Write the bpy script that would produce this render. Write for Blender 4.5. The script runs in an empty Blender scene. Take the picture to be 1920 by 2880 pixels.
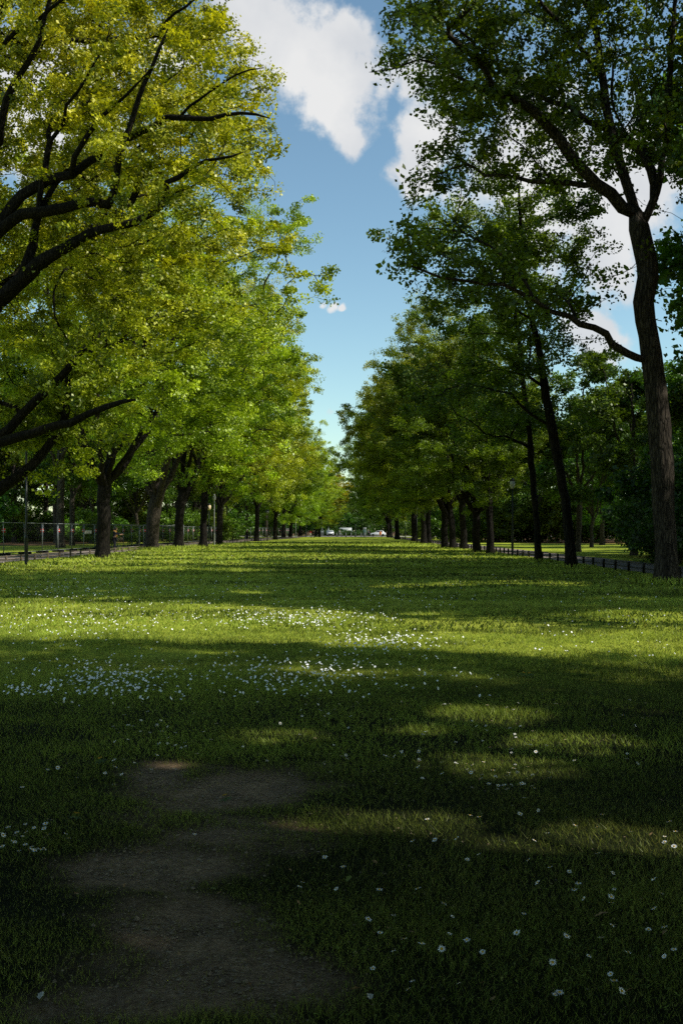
import bpy, math, random
import numpy as np
from mathutils import Vector, Matrix

# ------------------------------------------------------------------ basics
F = 2800.0; HZ = 1492.0; CH = 1.5            # focal length / horizon in photo pixels, camera height
def at(px, py, Y):                            # photo direction at depth Y -> point in the world
    return np.array([(px - 960.0) / F * Y, Y, CH + (HZ - py) / F * Y])
def gr(px, py):                               # ground point seen at a photo pixel
    Y = CH * F / (py - HZ)
    return np.array([(px - 960.0) / F * Y, Y, 0.0])

SUN_EL, SUN_AZ = math.radians(45), math.radians(-14)      # azimuth measured from +X towards +Y
scene = bpy.context.scene
C = scene.collection
world = bpy.data.worlds.new("World"); scene.world = world; world.use_nodes = True

def link(o, parent=None):
    C.objects.link(o)
    if parent is not None: o.parent = parent
    return o
def props(o, label=None, cat=None, group=None, kind=None):
    if label: o["label"] = label
    if cat: o["category"] = cat
    if group: o["group"] = group
    if kind: o["kind"] = kind
    return o
def thing(name, label, cat, loc=(0, 0, 0), rz=0.0, group=None):
    o = bpy.data.objects.new(name, None)
    o.empty_display_size = 0.2
    link(o); o.location = loc; o.rotation_euler = (0, 0, rz)
    return props(o, label, cat, group)

def mesh_np(name, V, faces_flat, starts, mats, smooth=False, face_attr=None, midx=None):
    me = bpy.data.meshes.new(name)
    V = np.asarray(V, dtype=np.float32); faces_flat = np.asarray(faces_flat, dtype=np.int32)
    starts = np.asarray(starts, dtype=np.int32)
    me.vertices.add(len(V)); me.vertices.foreach_set("co", V.ravel())
    me.loops.add(len(faces_flat)); me.loops.foreach_set("vertex_index", faces_flat)
    me.polygons.add(len(starts)); me.polygons.foreach_set("loop_start", starts)
    if midx is not None: me.polygons.foreach_set("material_index", np.asarray(midx, dtype=np.int32))
    if smooth: me.polygons.foreach_set("use_smooth", np.ones(len(starts), dtype=bool))
    for k, v in (face_attr or {}).items():
        a = me.attributes.new(k, 'FLOAT', 'FACE'); a.data.foreach_set("value", np.asarray(v, dtype=np.float32))
    me.update(calc_edges=True); me.validate()
    for m in (mats if isinstance(mats, (list, tuple)) else [mats]): me.materials.append(m)
    return me

class MB:                                      # collects shapes for ONE mesh object
    def __init__(s): s.v = []; s.f = []; s.m = []; s.cm = 0
    def add(s, vs, fs):
        b = len(s.v); s.v.extend([tuple(map(float, p)) for p in vs])
        for f in fs: s.f.append([b + i for i in f]); s.m.append(s.cm)
    def box(s, c, d, rz=0.0, bev=0.0, tap=1.0):
        x, y, z = d[0] / 2, d[1] / 2, d[2] / 2
        ca, sa = math.cos(rz), math.sin(rz)
        if bev <= 0:
            vs = [(-x, -y, -z), (x, -y, -z), (x, y, -z), (-x, y, -z), (-x * tap, -y * tap, z), (x * tap, -y * tap, z), (x * tap, y * tap, z), (-x * tap, y * tap, z)]
            fs = [(0, 3, 2, 1), (4, 5, 6, 7), (0, 1, 5, 4), (1, 2, 6, 5), (2, 3, 7, 6), (3, 0, 4, 7)]
        else:
            b = bev; vs = []; fs = []
            for (zz, k) in ((-z, b), (-z + b, 0), (z - b, 0), (z, b)):
                xx, yy = x - k, y - k
                vs += [(-xx, -yy + b), (-xx + b, -yy), (xx - b, -yy), (xx, -yy + b), (xx, yy - b), (xx - b, yy), (-xx + b, yy), (-xx, yy - b)]
                vs = [v if len(v) == 3 else (v[0], v[1], zz) for v in vs]
            for r in range(3):
                for i in range(8): fs.append((r * 8 + i, r * 8 + (i + 1) % 8, r * 8 + 8 + (i + 1) % 8, r * 8 + 8 + i))
            fs.append(tuple(range(7, -1, -1))); fs.append(tuple(range(24, 32)))
        s.add([(c[0] + v[0] * ca - v[1] * sa, c[1] + v[0] * sa + v[1] * ca, c[2] + v[2]) for v in vs], fs)
        return s
    def tube(s, pts, rad, n=8, cap=True, closed=False):
        pts = [Vector(p) for p in pts]; m = len(pts)
        if not hasattr(rad, '__len__'): rad = [rad] * m
        vs = []; fs = []; prev = None
        for i in range(m):
            if closed: t = pts[(i + 1) % m] - pts[i - 1]
            else: t = pts[min(i + 1, m - 1)] - pts[max(i - 1, 0)]
            t = t.normalized() if t.length > 1e-9 else Vector((0, 0, 1))
            if prev is None:
                a = Vector((1, 0, 0)) if abs(t.x) < 0.8 else Vector((0, 1, 0)); u = (a - t * a.dot(t)).normalized()
            else:
                u = prev - t * prev.dot(t); u = u.normalized() if u.length > 1e-6 else prev
            prev = u; w = t.cross(u)
            for k in range(n):
                q = 2 * math.pi * k / n
                vs.append(pts[i] + (u * math.cos(q) + w * math.sin(q)) * rad[i])
        for i in range(m if closed else m - 1):
            j = (i + 1) % m
            for k in range(n): fs.append((i * n + k, i * n + (k + 1) % n, j * n + (k + 1) % n, j * n + k))
        if cap and not closed:
            fs.append(tuple(range(n - 1, -1, -1))); fs.append(tuple((m - 1) * n + k for k in range(n)))
        s.add(vs, fs); return s
    def lathe(s, prof, n=12, c=(0, 0, 0)):
        vs = []; fs = []
        for (r, z) in prof:
            for k in range(n):
                q = 2 * math.pi * k / n; vs.append((c[0] + r * math.cos(q), c[1] + r * math.sin(q), c[2] + z))
        for i in range(len(prof) - 1):
            for k in range(n): fs.append((i * n + k, i * n + (k + 1) % n, (i + 1) * n + (k + 1) % n, (i + 1) * n + k))
        fs.append(tuple(range(n - 1, -1, -1))); fs.append(tuple((len(prof) - 1) * n + k for k in range(n)))
        s.add(vs, fs); return s
    def prism(s, poly, y0, y1, shrink=None):   # polygon in x,z extruded along y
        n = len(poly); sh = shrink or poly
        vs = [(p[0], y0, p[1]) for p in poly] + [(p[0], y1, p[1]) for p in poly]
        fs = [tuple(range(n)), tuple(range(2 * n - 1, n - 1, -1))]
        for i in range(n): j = (i + 1) % n; fs.append((i, i + n, j + n, j))
        s.add(vs, fs); return s
    def quad(s, a, b, c, d): s.add([a, b, c, d], [(0, 1, 2, 3)]); return s
    def mesh(s, name, mats, smooth=False):
        flat = []; st = []
        for f in s.f: st.append(len(flat)); flat.extend(f)
        return mesh_np(name, s.v, flat, st, mats, smooth, midx=s.m)
    def build(s, name, mats, parent=None, smooth=False):
        return link(bpy.data.objects.new(name, s.mesh(name, mats, smooth)), parent)

# ------------------------------------------------------------------ cheap noise for layout
_r = np.random.default_rng(5)
_dirs = _r.normal(size=(14, 2)); _ph = _r.uniform(0, 6.28, 14)
def nz(x, y, s=1.0, o=0):
    a = 0.0
    for k in range(14):
        d = _dirs[(k + o) % 14]; a = a + np.sin((d[0] * x + d[1] * y) * s * (0.6 + 0.22 * k) + _ph[k] + o * 1.7) / (1 + 0.18 * k)
    return a / 3.2
def ss(a, b, x): t = np.clip((x - a) / (b - a), 0, 1); return t * t * (3 - 2 * t)
def ground_z(x, y):
    f = (1 - ss(26, 40, y)) * (1 - ss(7.5, 9.3, np.abs(x)))
    return f * (0.018 * np.sin(x * 0.9 + 1) * np.sin(y * 0.7) + 0.010 * np.sin(2.3 * x + 1.1 * y) + 0.005 * np.sin(6.1 * x - 3 * y) + 0.004 * np.sin(4 * x + 7.3 * y))
DIRT = [(690, 2205, 270, 75, 1.0), (440, 2190, 150, 60, .9), (570, 2340, 270, 75, .85), (450, 2450, 260, 100, .95), (560, 2620, 270, 130, 1.0),
        (640, 2760, 330, 90, .85), (330, 2830, 230, 70, .6), (330, 2700, 120, 80, .4), (420, 2330, 160, 90, .6), (380, 2560, 160, 80, .6), (700, 2560, 160, 90, .6)]
_db = []
for (px, py, wx, wy, k) in DIRT:
    c = gr(px, py); a = gr(px + wx, py); t = gr(px, py - wy); b = gr(px, py + wy)
    _db.append((c[0], (t[1] + b[1]) / 2, a[0] - c[0], (t[1] - b[1]) / 2, k))
def dirt_mask(x, y):
    m = np.full_like(x, -.42)
    for (cx, cy, rx, ry, k) in _db:
        d = np.sqrt(((x - cx) / rx) ** 2 + ((y - cy) / ry) ** 2); m = np.maximum(m, k * (1.25 - d))
    m = m + 0.22 * nz(x, y, 2.2, 3) + 0.30 * nz(x, y, 5.0, 6)
    return ss(0.02, 0.85, m + .20 * nz(x, y, 14.0, 9))

# ------------------------------------------------------------------ materials
def nt(m): m.use_nodes = True; t = m.node_tree; t.nodes.clear(); return t
def N(t, typ, **kw):
    n = t.nodes.new(typ)
    for k, v in kw.items():
        if k == 'op': n.operation = v
        elif k.startswith('i_'): n.inputs[int(k[2:])].default_value = v
        else: setattr(n, k, v)
    return n
def ramp(t, fac, stops):
    r = N(t, 'ShaderNodeValToRGB'); e = r.color_ramp.elements
    while len(e) < len(stops): e.new(0.5)
    for q, (p, c) in zip(e, stops): q.position = p; q.color = (*c, 1)
    t.links.new(fac, r.inputs[0]); return r.outputs[0]
def noise(t, vec, scale, detail=4, rough=0.6):
    n = N(t, 'ShaderNodeTexNoise'); n.inputs['Scale'].default_value = scale; n.inputs['Detail'].default_value = detail; n.inputs['Roughness'].default_value = rough
    if vec is not None: t.links.new(vec, n.inputs['Vector'])
    return n.outputs['Fac']
def mixc(t, fac, a, b, typ='MIX'):
    n = N(t, 'ShaderNodeMix', data_type='RGBA', blend_type=typ)
    for sock, v in ((n.inputs[0], fac), (n.inputs[6], a), (n.inputs[7], b)):
        if isinstance(v, (int, float)): sock.default_value = v
        elif isinstance(v, tuple): sock.default_value = (*v, 1)
        else: t.links.new(v, sock)
    return n.outputs[2]
def pmat(name, col, rough=0.6, var=0.25, scale=6.0, metal=0.0, bump=0.0, bscale=40.0, spec=0.3):
    m = bpy.data.materials.new(name); t = nt(m)
    tc = N(t, 'ShaderNodeTexCoord'); o = N(t, 'ShaderNodeOutputMaterial'); b = N(t, 'ShaderNodeBsdfPrincipled')
    f = noise(t, tc.outputs['Object'], scale)
    c = ramp(t, f, [(0.3, tuple(x * (1 - var) for x in col)), (0.7, tuple(min(1, x * (1 + var)) for x in col))])
    t.links.new(c, b.inputs['Base Color']); b.inputs['Roughness'].default_value = rough; b.inputs['Metallic'].default_value = metal
    b.inputs['Specular IOR Level'].default_value = spec
    if bump > 0:
        bn = N(t, 'ShaderNodeBump'); bn.inputs['Strength'].default_value = bump; bn.inputs['Distance'].default_value = 0.02
        t.links.new(noise(t, tc.outputs['Object'], bscale, 5), bn.inputs['Height']); t.links.new(bn.outputs[0], b.inputs['Normal'])
    t.links.new(b.outputs[0], o.inputs[0]); return m
def leaf_mat(name, dark, light, transl=0.45, gloss=0.05):
    m = bpy.data.materials.new(name); t = nt(m)
    at_ = N(t, 'ShaderNodeAttribute', attribute_name='tint'); oi = N(t, 'ShaderNodeObjectInfo')
    c = mixc(t, at_.outputs['Fac'], dark, light)
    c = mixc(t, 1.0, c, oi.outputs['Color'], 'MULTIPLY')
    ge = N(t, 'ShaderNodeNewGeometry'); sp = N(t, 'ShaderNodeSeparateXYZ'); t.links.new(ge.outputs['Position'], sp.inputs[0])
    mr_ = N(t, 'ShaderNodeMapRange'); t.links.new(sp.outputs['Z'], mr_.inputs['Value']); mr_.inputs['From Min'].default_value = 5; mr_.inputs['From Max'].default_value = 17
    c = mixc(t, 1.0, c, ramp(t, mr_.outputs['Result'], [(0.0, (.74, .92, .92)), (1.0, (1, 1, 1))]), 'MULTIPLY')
    d = N(t, 'ShaderNodeBsdfDiffuse'); tr = N(t, 'ShaderNodeBsdfTranslucent'); g = N(t, 'ShaderNodeBsdfGlossy'); g.inputs['Roughness'].default_value = 0.45
    t.links.new(c, d.inputs[0])
    c2 = mixc(t, 1.0, c, (1.15, 1.15, 0.5), 'MULTIPLY'); t.links.new(c2, tr.inputs[0])
    m1 = N(t, 'ShaderNodeMixShader'); m1.inputs[0].default_value = transl; t.links.new(d.outputs[0], m1.inputs[1]); t.links.new(tr.outputs[0], m1.inputs[2])
    m2 = N(t, 'ShaderNodeMixShader'); m2.inputs[0].default_value = gloss; t.links.new(m1.outputs[0], m2.inputs[1]); t.links.new(g.outputs[0], m2.inputs[2])
    g.inputs[0].default_value = (0.8, 0.8, 0.8, 1)
    o = N(t, 'ShaderNodeOutputMaterial'); t.links.new(m2.outputs[0], o.inputs[0]); return m
def bark_mat(name, a, b, moss=0.3):
    m = bpy.data.materials.new(name); t = nt(m)
    tc = N(t, 'ShaderNodeTexCoord'); mp = N(t, 'ShaderNodeMapping'); mp.inputs['Scale'].default_value = (9, 9, 1.6)
    t.links.new(tc.outputs['Object'], mp.inputs[0])
    f = noise(t, mp.outputs[0], 1.6, 8, 0.7); c = ramp(t, f, [(0.38, a), (0.62, b)])
    vo = N(t, 'ShaderNodeTexVoronoi', feature='DISTANCE_TO_EDGE'); vo.inputs['Scale'].default_value = 1.6; t.links.new(mp.outputs[0], vo.inputs[0])
    fis = ramp(t, vo.outputs['Distance'], [(0.0, (0.25, 0.25, 0.25)), (0.16, (1, 1, 1))])
    c = mixc(t, 1.0, c, fis, 'MULTIPLY')
    ge = N(t, 'ShaderNodeNewGeometry'); sx = N(t, 'ShaderNodeSeparateXYZ'); t.links.new(ge.outputs['Normal'], sx.inputs[0])
    f2 = noise(t, tc.outputs['Object'], 1.3, 3)
    mm = N(t, 'ShaderNodeMath', op='MULTIPLY'); t.links.new(ramp(t, sx.outputs['Z'], [(0.35, (0, 0, 0)), (0.9, (1, 1, 1))]), mm.inputs[0]); t.links.new(ramp(t, f2, [(0.45, (0, 0, 0)), (0.6, (1, 1, 1))]), mm.inputs[1])
    m3 = N(t, 'ShaderNodeMath', op='MULTIPLY'); t.links.new(mm.outputs[0], m3.inputs[0]); m3.inputs[1].default_value = moss
    c = mixc(t, m3.outputs[0], c, (0.10, 0.10, 0.015))
    bs = N(t, 'ShaderNodeBsdfPrincipled'); t.links.new(c, bs.inputs['Base Color']); bs.inputs['Roughness'].default_value = 0.9; bs.inputs['Specular IOR Level'].default_value = 0.15
    hb = N(t, 'ShaderNodeMath', op='MULTIPLY'); t.links.new(fis, hb.inputs[0]); t.links.new(f, hb.inputs[1])
    bu = N(t, 'ShaderNodeBump'); bu.inputs['Strength'].default_value = 1.0; bu.inputs['Distance'].default_value = 0.05; t.links.new(hb.outputs[0], bu.inputs['Height']); t.links.new(bu.outputs[0], bs.inputs['Normal'])
    o = N(t, 'ShaderNodeOutputMaterial'); t.links.new(bs.outputs[0], o.inputs[0]); return m

M = {}
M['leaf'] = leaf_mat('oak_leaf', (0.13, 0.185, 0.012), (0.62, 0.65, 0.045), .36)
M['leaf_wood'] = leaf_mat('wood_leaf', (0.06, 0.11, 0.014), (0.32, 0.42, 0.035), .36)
M['blade'] = None
M['bark'] = bark_mat('bark_dark', (0.010, 0.009, 0.008), (0.046, 0.040, 0.032))
M['bark_mid'] = bark_mat('bark_mid', (0.030, 0.025, 0.020), (0.13, 0.108, 0.085), .2)
M['bark_grey'] = bark_mat('bark_grey', (0.05, 0.043, 0.035), (0.17, 0.145, 0.115), 0.15)
M['iron'] = pmat('painted_iron', (0.012, 0.013, 0.013), 0.45, 0.3, 20, 0.0, 0.1, 60)
M['post_grey'] = pmat('lamp_post_paint', (0.20, 0.21, 0.20), 0.5, 0.2, 5)
M['post_green'] = pmat('dark_green_paint', (0.018, 0.024, 0.02), 0.4, 0.25, 5)
M['galv'] = pmat('galvanised_steel', (0.26, 0.28, 0.29), 0.45, 0.2, 9, 0.3)
M['wire'] = pmat('wire', (0.10, 0.11, 0.11), 0.5, 0.2, 9, 0.3)
M['rubber'] = pmat('black_rubber', (0.012, 0.012, 0.012), 0.85, 0.3, 12, 0, 0.3)
M['red'] = pmat('red_reflector', (0.55, 0.03, 0.02), 0.35, 0.1)
M['white'] = pmat('white_board', (0.75, 0.75, 0.72), 0.5, 0.08, 4)
M['carwhite'] = pmat('white_car_paint', (0.62, 0.62, 0.60), 0.25, 0.04, 2, spec=0.5)
M['carblue'] = pmat('pale_blue_panel', (0.25, 0.38, 0.50), 0.35, 0.1, 2)
M['glass'] = pmat('dark_glass', (0.02, 0.024, 0.028), 0.08, 0.1, 2, spec=0.6)
M['glass_grn'] = pmat('greenish_glass', (0.10, 0.16, 0.15), 0.12, 0.25, 3, spec=0.6)
M['tyre'] = pmat('tyre', (0.015, 0.015, 0.015), 0.8, 0.2)
M['rim'] = pmat('alloy_rim', (0.5, 0.5, 0.5), 0.3, 0.1, 5, 0.8)
M['lampglass'] = pmat('opal_lamp_glass', (0.88, 0.70, 0.50), 0.3, 0.12, 4)
M['lampgrey'] = pmat('grey_lamp_glass', (0.35, 0.36, 0.36), 0.3, 0.12, 4)
M['orange'] = pmat('orange_bin', (0.65, 0.20, 0.03), 0.4, 0.1, 4)
M['skin'] = pmat('skin', (0.45, 0.27, 0.19), 0.55, 0.08, 8)
M['hair_dark'] = pmat('dark_hair', (0.03, 0.02, 0.015), 0.6, 0.3, 30)
M['hair_pale'] = pmat('pale_hair', (0.55, 0.50, 0.44), 0.6, 0.15, 30)
M['cloth_black'] = pmat('black_cloth', (0.010, 0.010, 0.012), 0.9, 0.3, 10)
M['cloth_navy'] = pmat('navy_cloth', (0.016, 0.018, 0.028), 0.9, 0.3, 10)
M['cloth_yellow'] = pmat('yellow_cloth', (0.34, 0.19, 0.03), 0.8, 0.12, 10)
M['cloth_red'] = pmat('red_cloth', (0.55, 0.035, 0.05), 0.8, 0.12, 10)
M['cloth_pale'] = pmat('pale_cloth', (0.60, 0.56, 0.52), 0.85, 0.12, 10)
M['cloth_grey'] = pmat('grey_cloth', (0.22, 0.22, 0.23), 0.85, 0.15, 10)
M['petal'] = pmat('daisy_petal', (0.88, 0.88, 0.88), 0.6, 0.06, 60)
M['yellow'] = pmat('daisy_centre', (0.62, 0.38, 0.02), 0.7, 0.15, 80)
M['dandelion'] = pmat('dandelion_yellow', (0.75, 0.42, 0.01), 0.7, 0.15, 80)
M['stem'] = pmat('flower_stem', (0.07, 0.11, 0.02), 0.7, 0.2, 30)
M['dryleaf'] = pmat('dry_leaf', (0.30, 0.19, 0.09), 0.8, 0.35, 25)
M['greenleaf'] = pmat('green_fallen_leaf', (0.16, 0.19, 0.03), 0.7, 0.3, 25)
M['paleleaf'] = pmat('pale_fallen_leaf', (0.50, 0.47, 0.40), 0.7, 0.2, 25)
M['concrete'] = pmat('concrete', (0.38, 0.36, 0.33), 0.85, 0.2, 7, 0, 0.2)
M['wood'] = pmat('weathered_wood', (0.16, 0.125, 0.10), 0.85, 0.3, 14, 0, 0.3)
M['pebble'] = pmat('soil_crumb', (0.28, 0.21, 0.14), 0.9, 0.45, 30, 0, 0.3)

def grass_mat():
    m = bpy.data.materials.new('grass_blade'); t = nt(m)
    a = N(t, 'ShaderNodeAttribute', attribute_name='tint'); d_ = N(t, 'ShaderNodeAttribute', attribute_name='dry')
    c = mixc(t, a.outputs['Fac'], (0.036, 0.070, 0.012), (0.57, 0.68, 0.13)); c = mixc(t, d_.outputs['Fac'], c, (0.34, 0.31, 0.10))
    d = N(t, 'ShaderNodeBsdfDiffuse'); tr = N(t, 'ShaderNodeBsdfTranslucent'); t.links.new(c, d.inputs[0]); t.links.new(mixc(t, 1.0, c, (1.2, 1.15, 0.7), 'MULTIPLY'), tr.inputs[0])
    mx = N(t, 'ShaderNodeMixShader'); mx.inputs[0].default_value = 0.4; t.links.new(d.outputs[0], mx.inputs[1]); t.links.new(tr.outputs[0], mx.inputs[2])
    g = N(t, 'ShaderNodeBsdfGlossy'); g.inputs['Roughness'].default_value = 0.4; m2 = N(t, 'ShaderNodeMixShader'); m2.inputs[0].default_value = 0.012
    t.links.new(mx.outputs[0], m2.inputs[1]); t.links.new(g.outputs[0], m2.inputs[2])
    o = N(t, 'ShaderNodeOutputMaterial'); t.links.new(m2.outputs[0], o.inputs[0]); return m
M['blade'] = grass_mat()
def ground_mat():
    m = bpy.data.materials.new('lawn_ground'); t = nt(m)
    tc = N(t, 'ShaderNodeTexCoord'); P = tc.outputs['Object']
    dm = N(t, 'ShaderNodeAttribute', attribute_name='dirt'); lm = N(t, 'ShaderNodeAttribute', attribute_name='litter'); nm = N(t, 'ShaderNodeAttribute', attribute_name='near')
    f1 = noise(t, P, 0.35, 5); f2 = noise(t, P, 5.0, 5, 0.7); f3 = noise(t, P, 38.0, 4, 0.75)
    g = ramp(t, f1, [(0.3, (0.29, 0.36, 0.05)), (0.5, (0.43, 0.49, 0.075)), (0.72, (0.53, 0.56, 0.11))])
    g = mixc(t, 1.0, g, ramp(t, f2, [(0.3, (0.62, 0.66, 0.6)), (0.7, (1.2, 1.15, 1.1))]), 'MULTIPLY')
    g = mixc(t, 1.0, g, ramp(t, f3, [(0.35, (0.5, 0.52, 0.5)), (0.65, (1.25, 1.25, 1.2))]), 'MULTIPLY')
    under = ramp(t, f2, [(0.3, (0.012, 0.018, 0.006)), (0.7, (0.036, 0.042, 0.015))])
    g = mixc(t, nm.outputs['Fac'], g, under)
    s = ramp(t, f3, [(0.25, (0.12, 0.080, 0.048)), (0.5, (0.34, 0.240, 0.150)), (0.8, (0.52, 0.40, 0.27))])
    s = mixc(t, 1.0, s, ramp(t, f2, [(0.3, (0.65, 0.65, 0.68)), (0.7, (1.25, 1.2, 1.15))]), 'MULTIPLY')
    c = mixc(t, dm.outputs['Fac'], g, s)
    l = ramp(t, f2, [(0.3, (0.10, 0.06, 0.035)), (0.7, (0.24, 0.15, 0.085))]); l = mixc(t, 1.0, l, ramp(t, f3, [(0.3, (0.6, 0.6, 0.6)), (0.7, (1.2, 1.2, 1.2))]), 'MULTIPLY')
    c = mixc(t, lm.outputs['Fac'], c, l)
    b = N(t, 'ShaderNodeBsdfPrincipled'); t.links.new(c, b.inputs['Base Color']); b.inputs['Roughness'].default_value = 0.95; b.inputs['Specular IOR Level'].default_value = 0.05
    bu = N(t, 'ShaderNodeBump'); bu.inputs['Strength'].default_value = 0.9; bu.inputs['Distance'].default_value = 0.025
    t.links.new(noise(t, P, 55.0, 6, 0.75), bu.inputs['Height']); t.links.new(bu.outputs[0], b.inputs['Normal'])
    o = N(t, 'ShaderNodeOutputMaterial'); t.links.new(b.outputs[0], o.inputs[0]); return m
M['ground'] = ground_mat()
def path_mat(name, a, b):
    m = bpy.data.materials.new(name); t = nt(m); tc = N(t, 'ShaderNodeTexCoord'); P = tc.outputs['Object']
    c = ramp(t, noise(t, P, 0.9, 6, 0.65), [(0.3, a), (0.7, b)]); c = mixc(t, 1.0, c, ramp(t, noise(t, P, 30, 5, 0.8), [(0.3, (0.7, 0.7, 0.7)), (0.7, (1.2, 1.2, 1.2))]), 'MULTIPLY')
    bs = N(t, 'ShaderNodeBsdfPrincipled'); t.links.new(c, bs.inputs['Base Color']); bs.inputs['Roughness'].default_value = 0.9; bs.inputs['Specular IOR Level'].default_value = 0.1
    bu = N(t, 'ShaderNodeBump'); bu.inputs['Strength'].default_value = 0.5; bu.inputs['Distance'].default_value = 0.02; t.links.new(noise(t, P, 60, 5), bu.inputs['Height']); t.links.new(bu.outputs[0], bs.inputs['Normal'])
    o = N(t, 'ShaderNodeOutputMaterial'); t.links.new(bs.outputs[0], o.inputs[0]); return m
M['gravel'] = path_mat('gravel_path', (0.20, 0.165, 0.14), (0.36, 0.30, 0.26))
M['road'] = path_mat('pale_paving', (0.26, 0.235, 0.21), (0.42, 0.38, 0.35))

# ------------------------------------------------------------------ ground
def axis(pts):                                # piecewise spacing
    out = [pts[0][0]]
    for (a, b, s) in pts:
        n = max(1, int(round((b - a) / s))); out += list(np.linspace(a, b, n + 1)[1:])
    return np.array(out)
xs = axis([(-2500, -300, 550), (-300, -80, 40), (-80, -20, 2.5), (-20, -6, .5), (-6, -3, .12), (-3, 3, .06), (3, 6, .12), (6, 20, .5), (20, 80, 2.5), (80, 300, 40), (300, 2500, 550)])
ys = axis([(-400, -40, 60), (-40, 0, 4), (0, 2.4, .3), (2.4, 8, .06), (8, 14, .12), (14, 30, .4), (30, 60, 1), (60, 300, 3), (300, 600, 50), (600, 3000, 600)])
GX, GY = np.meshgrid(xs, ys); gx = GX.ravel(); gy = GY.ravel()
dm = dirt_mask(gx, gy)
gz = ground_z(gx, gy) + dm * (0.006 * nz(gx, gy, 9, 2) - 0.012)
nx, ny = len(xs), len(ys)
ii = (np.arange(ny - 1)[:, None] * nx + np.arange(nx - 1)[None, :]).ravel()
q = np.stack([ii, ii + 1, ii + 1 + nx, ii + nx], 1)
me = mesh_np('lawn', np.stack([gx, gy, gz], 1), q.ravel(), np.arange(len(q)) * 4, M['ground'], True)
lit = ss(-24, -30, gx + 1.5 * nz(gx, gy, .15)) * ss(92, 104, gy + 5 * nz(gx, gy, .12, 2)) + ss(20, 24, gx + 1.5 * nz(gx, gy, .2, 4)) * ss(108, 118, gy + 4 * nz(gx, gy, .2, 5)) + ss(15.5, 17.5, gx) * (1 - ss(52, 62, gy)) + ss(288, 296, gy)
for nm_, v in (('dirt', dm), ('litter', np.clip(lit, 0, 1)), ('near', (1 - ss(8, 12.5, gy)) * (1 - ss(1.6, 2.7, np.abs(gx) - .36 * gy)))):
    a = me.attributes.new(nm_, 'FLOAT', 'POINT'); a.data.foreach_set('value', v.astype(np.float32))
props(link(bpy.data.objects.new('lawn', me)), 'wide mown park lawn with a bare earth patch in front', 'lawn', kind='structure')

def strip(name, cl, label, mat, z=0.008, kind='structure'):
    vs = []; fs = []
    for (l, r, y) in cl: vs += [(l, y, z), (r, y, z)]
    for i in range(len(cl) - 1): fs.append((2 * i, 2 * i + 1, 2 * i + 3, 2 * i + 2))
    mb = MB(); mb.add(vs, fs); return props(mb.build(name, mat), label, 'path', kind=kind)
rr = random.Random(3)
strip('path', [(10.75 + rr.uniform(-.08, .08), 14.0 + rr.uniform(-.15, .15), y) for y in range(-30, 236, 3)], 'brown gravel path behind the low fence on the right', M['gravel'])
def lf_x(y): return float(np.interp(y, [-40, 48, 95, 120, 150, 185, 240], [-15.7, -15.6, -14.9, -13.4, -11.8, -9.6, -7.6]))
def cf_x(y): return float(np.interp(y, [-40, 50, 62, 70, 95, 155, 178, 200, 230], [-21, -20.4, -19.6, -19.4, -19.3, -16.9, -13.9, -11.6, -10.2]))
strip('path', [(cf_x(y) - .3, lf_x(y) - .15, y) for y in range(-30, 232, 3)], 'brown path between low railing and mesh fence on the left', M['gravel'])
strip('road', [(-140, 140, 238), (-140, 140, 246), (-140, 140, 272)], 'pale paved road crossing the far end of the lawn', M['road'], 0.010)

# ------------------------------------------------------------------ trees
def catmull(P, step):
    P = np.asarray(P, float); P = np.vstack([2 * P[0] - P[1], P, 2 * P[-1] - P[-2]]); out = []
    for i in range(1, len(P) - 2):
        n = max(1, int(np.linalg.norm(P[i + 1] - P[i]) / step))
        for k in range(n):
            t = k / n
            out.append(0.5 * (2 * P[i] + (P[i + 1] - P[i - 1]) * t + (2 * P[i - 1] - 5 * P[i] + 4 * P[i + 1] - P[i + 2]) * t * t + (3 * P[i] - P[i - 1] - 3 * P[i + 1] + P[i + 2]) * t ** 3))
    out.append(P[-2]); return np.array(out)

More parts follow.
